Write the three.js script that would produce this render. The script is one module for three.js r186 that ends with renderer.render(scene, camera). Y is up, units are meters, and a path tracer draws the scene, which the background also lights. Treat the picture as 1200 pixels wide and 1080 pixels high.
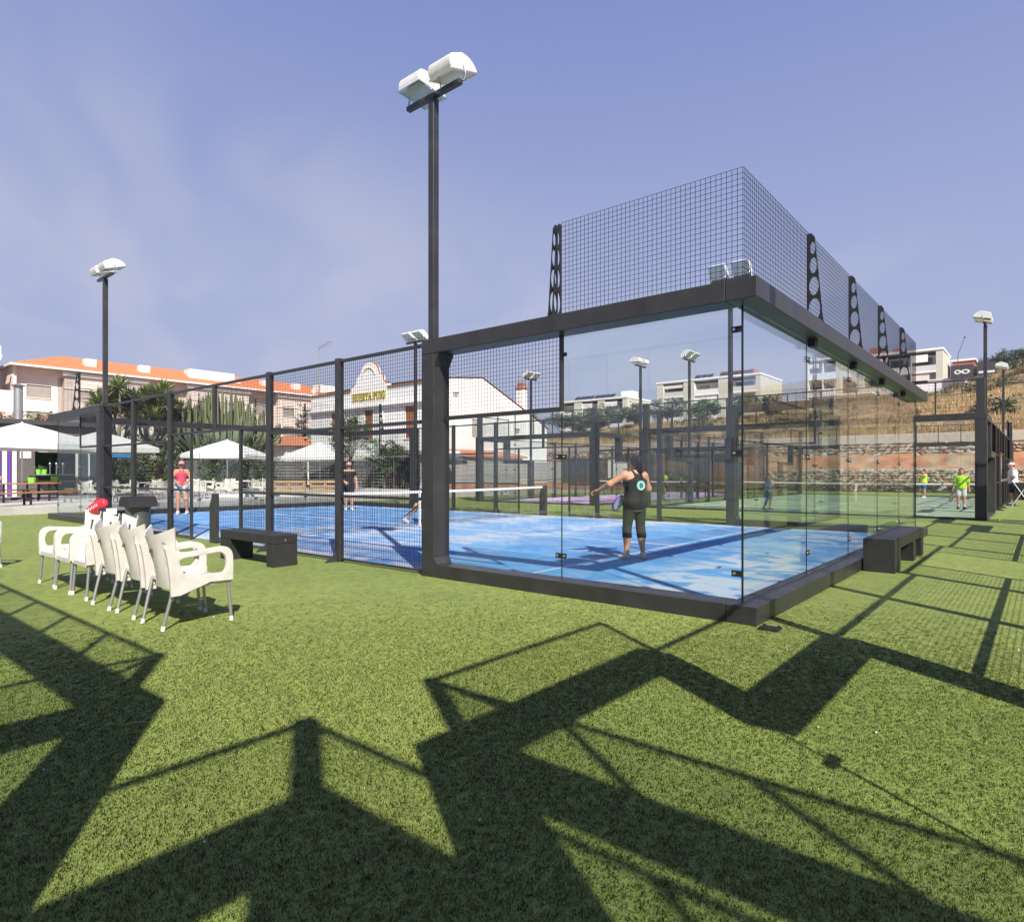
import * as THREE from 'three';
import { mergeGeometries, toCreasedNormals } from 'three/addons/utils/BufferGeometryUtils.js';
import { RoundedBoxGeometry } from 'three/addons/geometries/RoundedBoxGeometry.js';
import { FontLoader } from 'three/addons/loaders/FontLoader.js';
import { TextGeometry } from 'three/addons/geometries/TextGeometry.js';

// ------------------------------------------------------------------ camera, sky, sun, exposure
const scene = new THREE.Scene();
const camera = new THREE.PerspectiveCamera(2 * Math.atan(540 / 744.1) * 180 / Math.PI, 1200 / 1080, 0.05, 900);
camera.position.set(1.9, 1.316, 5.504);
camera.rotation.set(0, 0.69, 0);
camera.setViewOffset(1200, 1080, -9, -14.6, 1200, 1080);
camera.updateProjectionMatrix();

const renderer = new THREE.WebGLRenderer({ antialias: true });
renderer.toneMapping = THREE.LinearToneMapping;
renderer.toneMappingExposure = 1.68;
renderer.shadowMap.enabled = true;

const EXPO = 1.68;
const SUN = new THREE.Vector3(0.944, 1, 0.595).normalize();
const sun = new THREE.DirectionalLight(new THREE.Color().setRGB(1, 0.94, 0.84), 4.9);
sun.name = 'sun';
sun.position.copy(SUN).multiplyScalar(80).add(new THREE.Vector3(-8, 0, -10));
sun.target.position.set(-8, 0, -10);
sun.castShadow = true;
sun.shadow.mapSize.set(4096, 4096);
Object.assign(sun.shadow.camera, { left: -60, right: 60, top: 60, bottom: -60, near: 1, far: 220 });
scene.add(sun, sun.target);

// ------------------------------------------------------------------ random numbers and noise
function mulberry(a) { return () => { a |= 0; a = a + 0x6D2B79F5 | 0; let t = Math.imul(a ^ a >>> 15, 1 | a); t = t + Math.imul(t ^ t >>> 7, 61 | t) ^ t; return ((t ^ t >>> 14) >>> 0) / 4294967296; }; }
const rnd = mulberry(20240611);
const R = (a, b) => a + (b - a) * rnd();
const hash2 = (x, y, s = 0) => { let h = Math.imul(x | 0, 374761393) + Math.imul(y | 0, 668265263) + Math.imul(s | 0, 974634541) | 0; h = Math.imul(h ^ h >>> 13, 1274126177); return ((h ^ h >>> 16) >>> 0) / 4294967296; };
function vnoise(x, y, s = 0, per = 0) {
  const xi = Math.floor(x), yi = Math.floor(y), fx = x - xi, fy = y - yi, w = (t) => t * t * (3 - 2 * t), m = (i) => per ? ((i % per) + per) % per : i;
  const a = hash2(m(xi), m(yi), s), b = hash2(m(xi + 1), m(yi), s), c = hash2(m(xi), m(yi + 1), s), d = hash2(m(xi + 1), m(yi + 1), s), u = w(fx), v = w(fy);
  return a + (b - a) * u + (c - a) * v + (a - b - c + d) * u * v;
}
function fbm(x, y, o = 4, s = 0, per = 0) { let t = 0, a = 0.5, f = 1, n = 0; for (let i = 0; i < o; i++) { t += a * vnoise(x * f, y * f, s + i * 17, per ? per * f : 0); n += a; a *= 0.5; f *= 2; } return t / n; }
const smooth = (a, b, x) => { const t = Math.min(1, Math.max(0, (x - a) / (b - a))); return t * t * (3 - 2 * t); };
const lerp = THREE.MathUtils.lerp;

// the sky: haze at the horizon, deeper blue above, thin streaks of high cloud
{
  const W = 1280, H = 640, data = new Float32Array(W * H * 4);
  const hor = [0.50, 0.535, 0.68], mid = [0.385, 0.445, 0.69], up = [0.215, 0.282, 0.59], zen = [0.12, 0.18, 0.47];
  for (let j = 0; j < H; j++) {
    const el = ((j + 0.5) / H - 0.5) * Math.PI, s = Math.sin(el);
    for (let i = 0; i < W; i++) {
      const az = ((i + 0.5) / W - 0.5) * 2 * Math.PI, dx = Math.cos(az) * Math.cos(el), dz = Math.sin(az) * Math.cos(el), k = (j * W + i) * 4;
      const e = Math.max(0, s);
      const c = [0, 1, 2].map((n) => e < 0.25 ? lerp(hor[n], mid[n], smooth(0, 0.25, e)) : e < 0.62 ? lerp(mid[n], up[n], (e - 0.25) / 0.37) : lerp(up[n], zen[n], (e - 0.62) / 0.38));
      // cirrus on a plane high above
      const q = 1 / Math.max(0.09, s + 0.06), px = dx * q, pz = dz * q;
      const wx = px * 0.86 + pz * 0.5, wz = -px * 0.5 + pz * 0.86, warp = fbm(wx * 0.5, wz * 0.5, 4, 91) - 0.5;
      const band = fbm(wx * 0.55 + 6, wz * 2.0 + 3.4 * warp, 6, 7), veil = fbm(wx * 0.30 + 2.2, wz * 0.34 + 8.4, 3, 37);
      let cl = smooth(0.38, 0.78, band) * smooth(0.34, 0.62, veil) * smooth(0.015, 0.14, s);
      cl *= 0.40;
      const sunward = Math.max(0, dx * SUN.x + s * SUN.y + dz * SUN.z), glow = 1 + 0.55 * Math.pow(sunward, 10);
      const white = [0.62, 0.63, 0.72];
      for (let n = 0; n < 3; n++) data[k + n] = lerp(c[n], white[n], cl) * glow / EXPO;
      data[k + 3] = 1;
    }
  }
  const t = new THREE.DataTexture(data, W, H, THREE.RGBAFormat, THREE.FloatType);
  t.mapping = THREE.EquirectangularReflectionMapping; t.magFilter = THREE.LinearFilter; t.minFilter = THREE.LinearFilter; t.wrapS = THREE.RepeatWrapping; t.needsUpdate = true;
  scene.background = t; scene.environment = t;
}
scene.fog = new THREE.FogExp2(new THREE.Color().setRGB(0.62, 0.66, 0.80), 0.00035);

// ------------------------------------------------------------------ helpers
const used = new Map();
function numbered(n) { const k = used.get(n) ?? 0; used.set(n, k + 1); return k ? n + '_' + String(k).padStart(3, '0') : n; }
function shade(o) { o.traverse((c) => { if (c.isMesh) { c.castShadow = true; c.receiveShadow = true; } }); return o; }
function thing(name, label, category, pos = [0, 0, 0], turn = 0, group) {
  const o = new THREE.Group(); o.name = numbered(name); o.position.set(...pos); o.rotation.y = turn; o.userData = { label, category };
  if (group) o.userData.group = group;
  scene.add(o); return o;
}
function part(name, geo, mat, parent, label) {
  const g = Array.isArray(geo) ? merge(geo) : geo, m = new THREE.Mesh(g, mat); m.name = name; m.castShadow = m.receiveShadow = true;
  if (label) m.userData.label = label;
  parent.add(m); return m;
}
function solid(name, geo, mat, label, category, group) { const m = part(numbered(name), geo, mat, scene); m.userData = { label, category }; if (group) m.userData.group = group; return m; }
function struct(name, geo, mat, label) { const m = part(numbered(name), geo, mat, scene); m.userData = { kind: 'structure' }; if (label) m.userData.label = label; return m; }
function copy(o, pos, turn = 0, label) { const c = o.clone(); c.name = numbered(o.name.replace(/_\d{3}$/, '')); c.position.set(...pos); c.rotation.set(0, turn, 0); c.userData = { ...o.userData }; if (label) c.userData.label = label; scene.add(c); return c; }
function merge(list) {
  const gs = list.map((g) => { let q = g.index ? g.toNonIndexed() : g; for (const k of Object.keys(q.attributes)) if (!['position', 'normal', 'uv', 'color'].includes(k)) q.deleteAttribute(k); if (!q.attributes.uv) q.setAttribute('uv', new THREE.BufferAttribute(new Float32Array(q.attributes.position.count * 2), 2)); return q; });
  if (gs.some((g) => g.attributes.color) && !gs.every((g) => g.attributes.color)) for (const g of gs) g.deleteAttribute('color');
  return gs.length === 1 ? gs[0] : mergeGeometries(gs);
}
// texture coordinates in metres, chosen by the way each face points
function uvm(g, s = 1) {
  if (g.index) g = g.toNonIndexed();
  const p = g.attributes.position, uv = new Float32Array(p.count * 2), a = new THREE.Vector3(), b = new THREE.Vector3(), c = new THREE.Vector3();
  for (let i = 0; i < p.count; i += 3) {
    a.fromBufferAttribute(p, i); b.fromBufferAttribute(p, i + 1).sub(a); c.fromBufferAttribute(p, i + 2).sub(a); b.cross(c);
    const x = Math.abs(b.x), y = Math.abs(b.y), z = Math.abs(b.z);
    for (let k = i; k < i + 3; k++) {
      const X = p.getX(k), Y = p.getY(k), Z = p.getZ(k);
      const [u, v] = y >= x && y >= z ? [X, Z] : x >= z ? [Z, Y] : [X, Y];
      uv[k * 2] = u * s; uv[k * 2 + 1] = v * s;
    }
  }
  g.setAttribute('uv', new THREE.BufferAttribute(uv, 2)); return g;
}
const B = (x0, x1, y0, y1, z0, z1) => uvm(new THREE.BoxGeometry(Math.abs(x1 - x0), Math.abs(y1 - y0), Math.abs(z1 - z0)).translate((x0 + x1) / 2, (y0 + y1) / 2, (z0 + z1) / 2));
const RB = (x0, x1, y0, y1, z0, z1, r = 0.006) => uvm(new RoundedBoxGeometry(Math.abs(x1 - x0), Math.abs(y1 - y0), Math.abs(z1 - z0), 1, r).translate((x0 + x1) / 2, (y0 + y1) / 2, (z0 + z1) / 2));
const V = (x, y, z) => new THREE.Vector3(x, y, z);
function rod(a, b, r0, r1 = r0, n = 8) {
  a = a.isVector3 ? a : V(...a); b = b.isVector3 ? b : V(...b);
  const d = b.clone().sub(a), l = d.length(), g = new THREE.CylinderGeometry(r1, r0, l, n, 1);
  g.translate(0, l / 2, 0); g.applyQuaternion(new THREE.Quaternion().setFromUnitVectors(V(0, 1, 0), d.normalize())); g.translate(a.x, a.y, a.z); return g;
}
const tube = (pts, r, n = 24, k = 8) => new THREE.TubeGeometry(new THREE.CatmullRomCurve3(pts.map((p) => V(...p))), n, r, k);
function extrude(pts, depth, holes = [], bevel = 0) {
  const s = new THREE.Shape(pts.map((p) => new THREE.Vector2(...p)));
  for (const h of holes) s.holes.push(h);
  return new THREE.ExtrudeGeometry(s, { depth, bevelEnabled: bevel > 0, bevelSize: bevel, bevelThickness: bevel, bevelSegments: 1, curveSegments: 10 });
}
function tex(w, h, fn, srgb = true) {
  const d = new Uint8Array(w * h * 4);
  for (let j = 0; j < h; j++) for (let i = 0; i < w; i++) { const c = fn(i / w, j / h, i, j), k = (j * w + i) * 4; for (let n = 0; n < 3; n++) { let v = Math.min(1, Math.max(0, Array.isArray(c) ? c[n] : c)); if (srgb) v = v <= 0.0031308 ? 12.92 * v : 1.055 * Math.pow(v, 1 / 2.4) - 0.055; d[k + n] = Math.round(v * 255); } d[k + 3] = 255; }
  const t = new THREE.DataTexture(d, w, h, THREE.RGBAFormat); t.magFilter = THREE.LinearFilter; t.minFilter = THREE.LinearMipmapLinearFilter; t.wrapS = t.wrapT = THREE.RepeatWrapping; t.generateMipmaps = true;
  if (srgb) t.colorSpace = THREE.SRGBColorSpace; t.needsUpdate = true; return t;
}
function rep(t, x, y = x) { const c = t.clone(); c.repeat.set(x, y); c.needsUpdate = true; return c; }
const lin = (r, g, b) => new THREE.Color().setRGB(r, g, b);
const std = (c, rough = 0.8, o = {}) => new THREE.MeshStandardMaterial({ color: c.isColor ? c : lin(...c), roughness: rough, ...o });
const phys = (c, rough, o = {}) => new THREE.MeshPhysicalMaterial({ color: c.isColor ? c : lin(...c), roughness: rough, ...o });

// ------------------------------------------------------------------ materials
// tiles of neutral grain that tint a base colour
const grain = tex(256, 256, (u, v) => { const n = fbm(u * 8, v * 8, 5, 3, 8), m = hash2(u * 256, v * 256, 5); return 0.80 + 0.28 * (n - 0.5) + 0.14 * (m - 0.5) + 0.06; });
const plaster = tex(512, 512, (u, v) => { const n = fbm(u * 5, v * 5, 6, 11, 5), d = fbm(u * 3, v * 22, 4, 19, 3); return 0.86 + 0.16 * (n - 0.5) + 0.10 * (d - 0.5); });
const concreteT = tex(512, 512, (u, v) => { const n = fbm(u * 6, v * 6, 6, 23, 6), m = hash2(u * 512, v * 512, 8); return 0.78 + 0.34 * (n - 0.5) + 0.12 * (m - 0.5); });
const woodT = tex(512, 128, (u, v) => { const n = fbm(u * 4, v * 40, 4, 41, 4), m = fbm(u * 2, v * 7, 3, 43, 2); const t = 0.75 + 0.5 * (n - 0.5) + 0.3 * (m - 0.5); return [t, t * 0.97, t * 0.92]; });
const dustT = tex(512, 512, (u, v) => { const n = fbm(u * 7, v * 7, 5, 61, 7), f = fbm(u * 3, v * 3, 4, 67, 3), m = hash2(u * 512, v * 512, 71); const t = 0.74 + 0.42 * (n - 0.5) + 0.34 * (f - 0.5) + (m > 0.994 ? 0.35 : 0) + 0.07 * (m - 0.5); return [t, t * 0.985, t * 0.97]; });
const M = {
  frame: std([0.040, 0.039, 0.041], 0.40, { map: rep(dustT, 0.9), bumpMap: rep(dustT, 6), bumpScale: 0.0006 }),
  wire: std([0.012, 0.012, 0.014], 0.5),
  bracket: std([0.012, 0.012, 0.013], 0.5),
  glass: phys([0.945, 0.972, 0.962], 0, { transmission: 1, thickness: 0, ior: 1.5 }),
  glassFar: phys([0.955, 0.975, 0.965], 0, { transmission: 1, thickness: 0, ior: 1.5 }),
  glassJoint: std([0.008, 0.014, 0.013], 0.3),
  bolt: std([0.62, 0.62, 0.62], 0.3, { metalness: 0.9 }),
  chrome: std([0.6, 0.6, 0.6], 0.25, { metalness: 1 }),
  alu: std([0.50, 0.49, 0.50], 0.42, { metalness: 0.75, map: rep(grain, 3) }),
  plastic: phys([0.66, 0.62, 0.56], 0.42, { map: rep(grain, 2), clearcoat: 0.15, clearcoatRoughness: 0.4 }),
  darkMark: std([0.06, 0.06, 0.07], 0.6),
  bench: std([0.030, 0.029, 0.031], 0.5, { map: rep(dustT, 1.2) }),
  white: std([0.78, 0.77, 0.74], 0.55, { map: rep(grain, 2) }),
  lampWhite: phys([0.70, 0.69, 0.66], 0.4, { map: rep(grain, 4), clearcoat: 0.2 }),
  lampGlass: phys([0.30, 0.31, 0.31], 0.08, { metalness: 0.3, clearcoat: 1, clearcoatRoughness: 0.03 }),
  lampRefl: std([0.55, 0.55, 0.53], 0.25, { metalness: 0.8 }),
  stucco: std([0.80, 0.74, 0.70], 0.9, { map: rep(plaster, 0.25) }),
  stuccoPink: std([0.80, 0.68, 0.61], 0.9, { map: rep(plaster, 0.25) }),
  render: std([0.62, 0.60, 0.56], 0.9, { map: rep(plaster, 0.12) }),
  renderWhite: std([0.84, 0.83, 0.81], 0.9, { map: rep(plaster, 0.12) }),
  renderWarm: std([0.60, 0.57, 0.48], 0.9, { map: rep(plaster, 0.12) }),
  tileRoof: std([0.62, 0.20, 0.075], 0.85, { map: rep(grain, 0.4) }),
  tileRoof2: std([0.54, 0.19, 0.085], 0.85, { map: rep(grain, 0.4) }),
  shutter: std([0.42, 0.37, 0.33], 0.8, { map: rep(grain, 1) }),
  woodDoor: std([0.34, 0.13, 0.06], 0.75, { map: rep(woodT, 1, 0.6) }),
  windowGlass: phys([0.045, 0.055, 0.065], 0.06, { clearcoat: 1, clearcoatRoughness: 0.03 }),
  concrete: std([0.46, 0.44, 0.41], 0.92, { map: rep(concreteT, 0.5), bumpMap: rep(concreteT, 2), bumpScale: 0.002 }),
  paving: std([0.52, 0.49, 0.46], 0.92, { map: rep(concreteT, 0.35), bumpMap: rep(concreteT, 2), bumpScale: 0.002 }),
  kioskGrey: std([0.125, 0.105, 0.10], 0.8, { map: rep(grain, 1) }),
  darkGrey: std([0.05, 0.048, 0.05], 0.7, { map: rep(grain, 1) }),
  slat: std([0.085, 0.08, 0.085], 0.75, { map: rep(grain, 0.8) }),
  screen: std([0.29, 0.27, 0.26], 0.9, { map: rep(grain, 0.6) }),
  tableWood: std([0.52, 0.27, 0.10], 0.6, { map: rep(woodT, 0.6, 1.4) }),
  palletWood: std([0.52, 0.36, 0.22], 0.85, { map: rep(woodT, 0.8, 2.2) }),
  shedWood: std([0.26, 0.14, 0.075], 0.85, { map: rep(woodT, 0.7, 0.8) }),
  canvas: phys([0.82, 0.80, 0.78], 0.9, { transmission: 0.18, thickness: 0, map: rep(grain, 1.5) }),
  blueCanvas: phys([0.03, 0.28, 0.62], 0.9, { transmission: 0.15, thickness: 0 }),
  brick: std([0.34, 0.16, 0.10], 0.95, { map: rep(grain, 1.5) }),
  stone: std([0.46, 0.39, 0.31], 0.95, { map: rep(concreteT, 0.8) }),
  stonePale: std([0.56, 0.48, 0.40], 0.95, { map: rep(concreteT, 0.8) }),
  stoneWarm: std([0.42, 0.27, 0.17], 0.95, { map: rep(concreteT, 0.8) }),
  bark: std([0.20, 0.155, 0.115], 0.95, { map: rep(woodT, 2, 2) }),
  barkPale: std([0.38, 0.31, 0.24], 0.95, { map: rep(woodT, 2, 2) }),
  red: std([0.55, 0.025, 0.04], 0.5),
  navy: std([0.02, 0.025, 0.05], 0.6),
  limeGreen: std([0.22, 0.55, 0.05], 0.6),
  purple: std([0.16, 0.03, 0.42], 0.6),
  redBrick: std([0.42, 0.14, 0.10], 0.9, { map: rep(plaster, 0.4) }),
  black: std([0.012, 0.012, 0.013], 0.7),
};
const leafMat = (o = {}) => phys([1, 1, 1], 0.92, { vertexColors: true, transmission: 0.32, thickness: 0, ...o });
M.leaf = leafMat(); M.leafGloss = leafMat({ transmission: 0.22 });
// ------------------------------------------------------------------ foliage builders (functions are hoisted)
function leafCloud(n, lobes, size, cols, seed, droop = 0.2) {
  // lobes: [x, y, z, rx, ry, rz]; leaves crowd towards the outside of each lobe and gather in clumps
  const q = mulberry(Math.abs(seed) + 1), pos = [], col = [], nor = [], vol = lobes.map((l) => l[3] * l[4] * l[5] ** 0.8), sum = vol.reduce((a, b) => a + b, 0);
  const g = () => { let s = 0; for (let i = 0; i < 3; i++) s += q(); return s / 1.5 - 1; };
  const clumps = []; lobes.forEach((l, i) => { const m = Math.max(3, Math.round(n * vol[i] / sum / 26)); for (let k = 0; k < m; k++) { const a = q() * 6.283, c = 2 * q() - 1, s = Math.sqrt(1 - c * c), r = 0.45 + 0.6 * Math.sqrt(q()); clumps.push([l[0] + l[3] * r * s * Math.cos(a), l[1] + l[4] * r * c, l[2] + l[5] * r * s * Math.sin(a), 0.22 * (l[3] + l[5]) / 2 + size, [s * Math.cos(a), c, s * Math.sin(a)]]); } });
  for (let i = 0; i < n; i++) {
    const cl = clumps[Math.floor(q() * clumps.length)], x = cl[0] + g() * cl[3], y = cl[1] + g() * cl[3] * 0.8, z = cl[2] + g() * cl[3], a = q() * 6.283, e = (q() - 0.3) * 1.3 - droop, s = size * (0.6 + 0.8 * q());
    const d = V(Math.cos(a) * Math.cos(e), Math.sin(e), Math.sin(a) * Math.cos(e)), w = V(-Math.sin(a), (q() - 0.5) * 0.9, Math.cos(a)).normalize(), nn = d.clone().cross(w).normalize(); if (nn.y < 0) nn.negate();
    const A = V(x, y, z), T = A.clone().addScaledVector(d, s), L = A.clone().addScaledVector(d, s * 0.5).addScaledVector(w, s * 0.27).addScaledVector(nn, -s * 0.08), Rr = A.clone().addScaledVector(d, s * 0.5).addScaledVector(w, -s * 0.27).addScaledVector(nn, -s * 0.08);
    const c = cols[Math.floor(q() * cols.length)], k = 0.75 + 0.5 * q();
    for (const p of [A, L, T, A, T, Rr]) { pos.push(p.x, p.y, p.z); col.push(c[0] * k, c[1] * k, c[2] * k); const m = nn.clone().multiplyScalar(0.75).add(V(...cl[4]).multiplyScalar(0.45)).normalize(); nor.push(m.x, m.y, m.z); }
  }
  const geo = new THREE.BufferGeometry(); geo.setAttribute('position', new THREE.Float32BufferAttribute(pos, 3)); geo.setAttribute('normal', new THREE.Float32BufferAttribute(nor, 3)); geo.setAttribute('color', new THREE.Float32BufferAttribute(col, 3)); return geo;
}
function limb(pts, r0, r1, k = 7) { const c = new THREE.CatmullRomCurve3(pts.map((p) => V(...p))), n = 12, g = new THREE.TubeGeometry(c, n, 1, k), p = g.attributes.position; for (let i = 0; i <= n; i++) { const o = c.getPointAt(i / n), r = lerp(r0, r1, i / n); for (let j = 0; j <= k; j++) { const id = i * (k + 1) + j; p.setXYZ(id, o.x + (p.getX(id) - o.x) * r, o.y + (p.getY(id) - o.y) * r, o.z + (p.getZ(id) - o.z) * r); } } return g; }
const GREEN = { mid: [[0.101, 0.169, 0.038], [0.135, 0.216, 0.047], [0.074, 0.128, 0.034]], dark: [[0.054, 0.101, 0.030], [0.074, 0.128, 0.038], [0.041, 0.074, 0.024]], yellow: [[0.216, 0.270, 0.047], [0.297, 0.324, 0.054], [0.135, 0.203, 0.041]], olive: [[0.115, 0.135, 0.054], [0.155, 0.169, 0.068], [0.081, 0.101, 0.041]], pine: [[0.047, 0.081, 0.041], [0.068, 0.108, 0.047]] };
function tree(name, label, pos, h, w, cols, n, leaf, seed, group, trunkH = 0.3) {
  const t = thing(name, label, 'tree', pos, 0, group), q = mulberry(seed * 7 + 3), lobes = [], tr = [limb([[0, -0.1, 0], [0.05 * h * (q() - 0.5), h * trunkH * 0.6, 0.03 * h], [0, h * trunkH * 1.2, 0]], h * 0.028, h * 0.018)];
  const m = 7; for (let i = 0; i < m; i++) { const a = i / m * 6.283 + q(), r = w * (0.20 + 0.30 * q()), y = h * lerp(trunkH + 0.15, 0.86, q()); lobes.push([Math.cos(a) * r, y, Math.sin(a) * r, w * (0.20 + 0.10 * q()), h * (0.11 + 0.07 * q()), w * (0.20 + 0.1 * q())]); tr.push(limb([[0, h * trunkH, 0], [Math.cos(a) * r * 0.5, (h * trunkH + y) / 2, Math.sin(a) * r * 0.5], [Math.cos(a) * r, y, Math.sin(a) * r]], h * 0.013, h * 0.004, 5)); }
  lobes.push([0, h * 0.82, 0, w * 0.26, h * 0.15, w * 0.26]);
  part('trunk', uvm(merge(tr)), M.bark, t); part('crown', leafCloud(n, lobes, leaf, cols, seed), M.leaf, t); return t;
}
function bush(name, label, pos, lobes, n, leaf, cols, seed, group) { const t = thing(name, label, 'bush', pos, 0, group); part('foliage', leafCloud(n, lobes, leaf, cols, seed), M.leafGloss, t); part('stems', lobes.map((l) => limb([[l[0] * 0.3, -0.05, l[2] * 0.3], [l[0] * 0.7, l[1] * 0.5, l[2] * 0.7], [l[0], l[1], l[2]]], 0.05, 0.015, 5)), M.bark, t); return t; }
// yucca: bare forked stems ending in balls of sword leaves
function yucca(label, pos, h, heads, seed) {
  const t = thing('yucca_tree', label, 'tree', pos, 0, 'yuccas behind the terrace'), q = mulberry(seed), stems = [], lp = [], lc = [];
  const tops = []; for (let i = 0; i < heads; i++) { const a = i / heads * 6.283 + q() * 0.8, r = (0.35 + 0.55 * q()) * h * 0.30, y = h * (0.64 + 0.32 * q()); tops.push([Math.cos(a) * r, y, Math.sin(a) * r]); stems.push(limb([[0, 0, 0], [Math.cos(a) * r * 0.25, h * 0.3, Math.sin(a) * r * 0.25], [Math.cos(a) * r * 1.05, h * 0.55, Math.sin(a) * r * 1.05], tops[i]], 0.17, 0.085, 7)); }
  for (const c of tops) for (let i = 0; i < 190; i++) {
    const a = q() * 6.283, e = Math.asin(lerp(-0.55, 1, q())), l = 0.85 + 0.5 * q(), d = V(Math.cos(a) * Math.cos(e), Math.sin(e), Math.sin(a) * Math.cos(e)), w = V(-Math.sin(a), 0, Math.cos(a)).multiplyScalar(0.055), A = V(...c).addScaledVector(d, 0.06), Mm = A.clone().addScaledVector(d, l * 0.6), T = A.clone().addScaledVector(d, l).add(V(0, -0.10 * l, 0)), k = 0.7 + 0.6 * q(), dead = e < -0.2 && q() < 0.6, col = dead ? [0.26 * k, 0.19 * k, 0.09 * k] : q() < 0.3 ? [0.28 * k, 0.30 * k, 0.08 * k] : [0.15 * k, 0.20 * k, 0.055 * k];
    for (const p of [A.clone().add(w), A.clone().sub(w), Mm.clone().sub(w), A.clone().add(w), Mm.clone().sub(w), Mm.clone().add(w), Mm.clone().add(w), Mm.clone().sub(w), T]) { lp.push(p.x, p.y, p.z); lc.push(...col); }
  }
  const g = new THREE.BufferGeometry(); g.setAttribute('position', new THREE.Float32BufferAttribute(lp, 3)); g.setAttribute('color', new THREE.Float32BufferAttribute(lc, 3)); g.computeVertexNormals();
  part('trunk', uvm(merge(stems)), M.barkPale, t); part('crown', g, M.leafGloss, t); return t;
}
// ------------------------------------------------------------------ ground, turf, court floors, terrace, hill
const sheet = (x0, x1, z0, z1, y, nx = 1, nz = 1) => { const g = new THREE.PlaneGeometry(x1 - x0, z1 - z0, nx, nz).rotateX(-Math.PI / 2).translate((x0 + x1) / 2, y, (z0 + z1) / 2); const p = g.attributes.position, uv = g.attributes.uv; for (let i = 0; i < p.count; i++) uv.setXY(i, p.getX(i), p.getZ(i)); return g; };
M.earth = std([0.30, 0.25, 0.18], 0.97, { map: rep(concreteT, 0.07) });
struct('ground', sheet(-520, 520, -520, 520, -0.03), M.earth);

const turfT = tex(1024, 1024, (u, v) => {
  const x = u * 1024, y = v * 1024, w = fbm(u * 40, v * 40, 2, 77, 40) * 6;
  const a = vnoise(u * 512 + w, v * 170, 81, 0), b = vnoise(u * 190, v * 512 + w, 83, 0), h = hash2(x, y, 87), f = fbm(u * 24, v * 24, 4, 89, 24);
  const t = 0.64 + 0.75 * (Math.max(a, b) - 0.6) + 0.46 * (h - 0.5) + 0.40 * (f - 0.5), straw = smooth(0.80, 0.98, hash2(x >> 1, y >> 1, 93)) * 0.5;
  return [t * lerp(0.262, 0.37, straw), t * lerp(0.330, 0.38, straw), t * lerp(0.066, 0.125, straw)];
});
M.turf = std([1, 1, 1], 0.93, { map: rep(turfT, 1 / 1.7), bumpMap: rep(turfT, 1 / 1.7), bumpScale: 0.012, vertexColors: true });
{
  const g = sheet(-23.3, 40, -45.5, 40, 0, 126, 170), p = g.attributes.position, c = new Float32Array(p.count * 3);
  for (let i = 0; i < p.count; i++) { const x = p.getX(i), z = p.getZ(i), n = fbm(x * 0.35, z * 0.35, 4, 101), m = fbm(x * 1.3 + 9, z * 1.3, 3, 103), k = 0.94 + 0.22 * (n - 0.5) + 0.14 * (m - 0.5); c[i * 3] = k * (1 + 0.12 * (n - 0.5)); c[i * 3 + 1] = k; c[i * 3 + 2] = k; }
  g.setAttribute('color', new THREE.BufferAttribute(c, 3));
  struct('turf', g, M.turf, 'green artificial turf between the padel courts');
}
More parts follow.
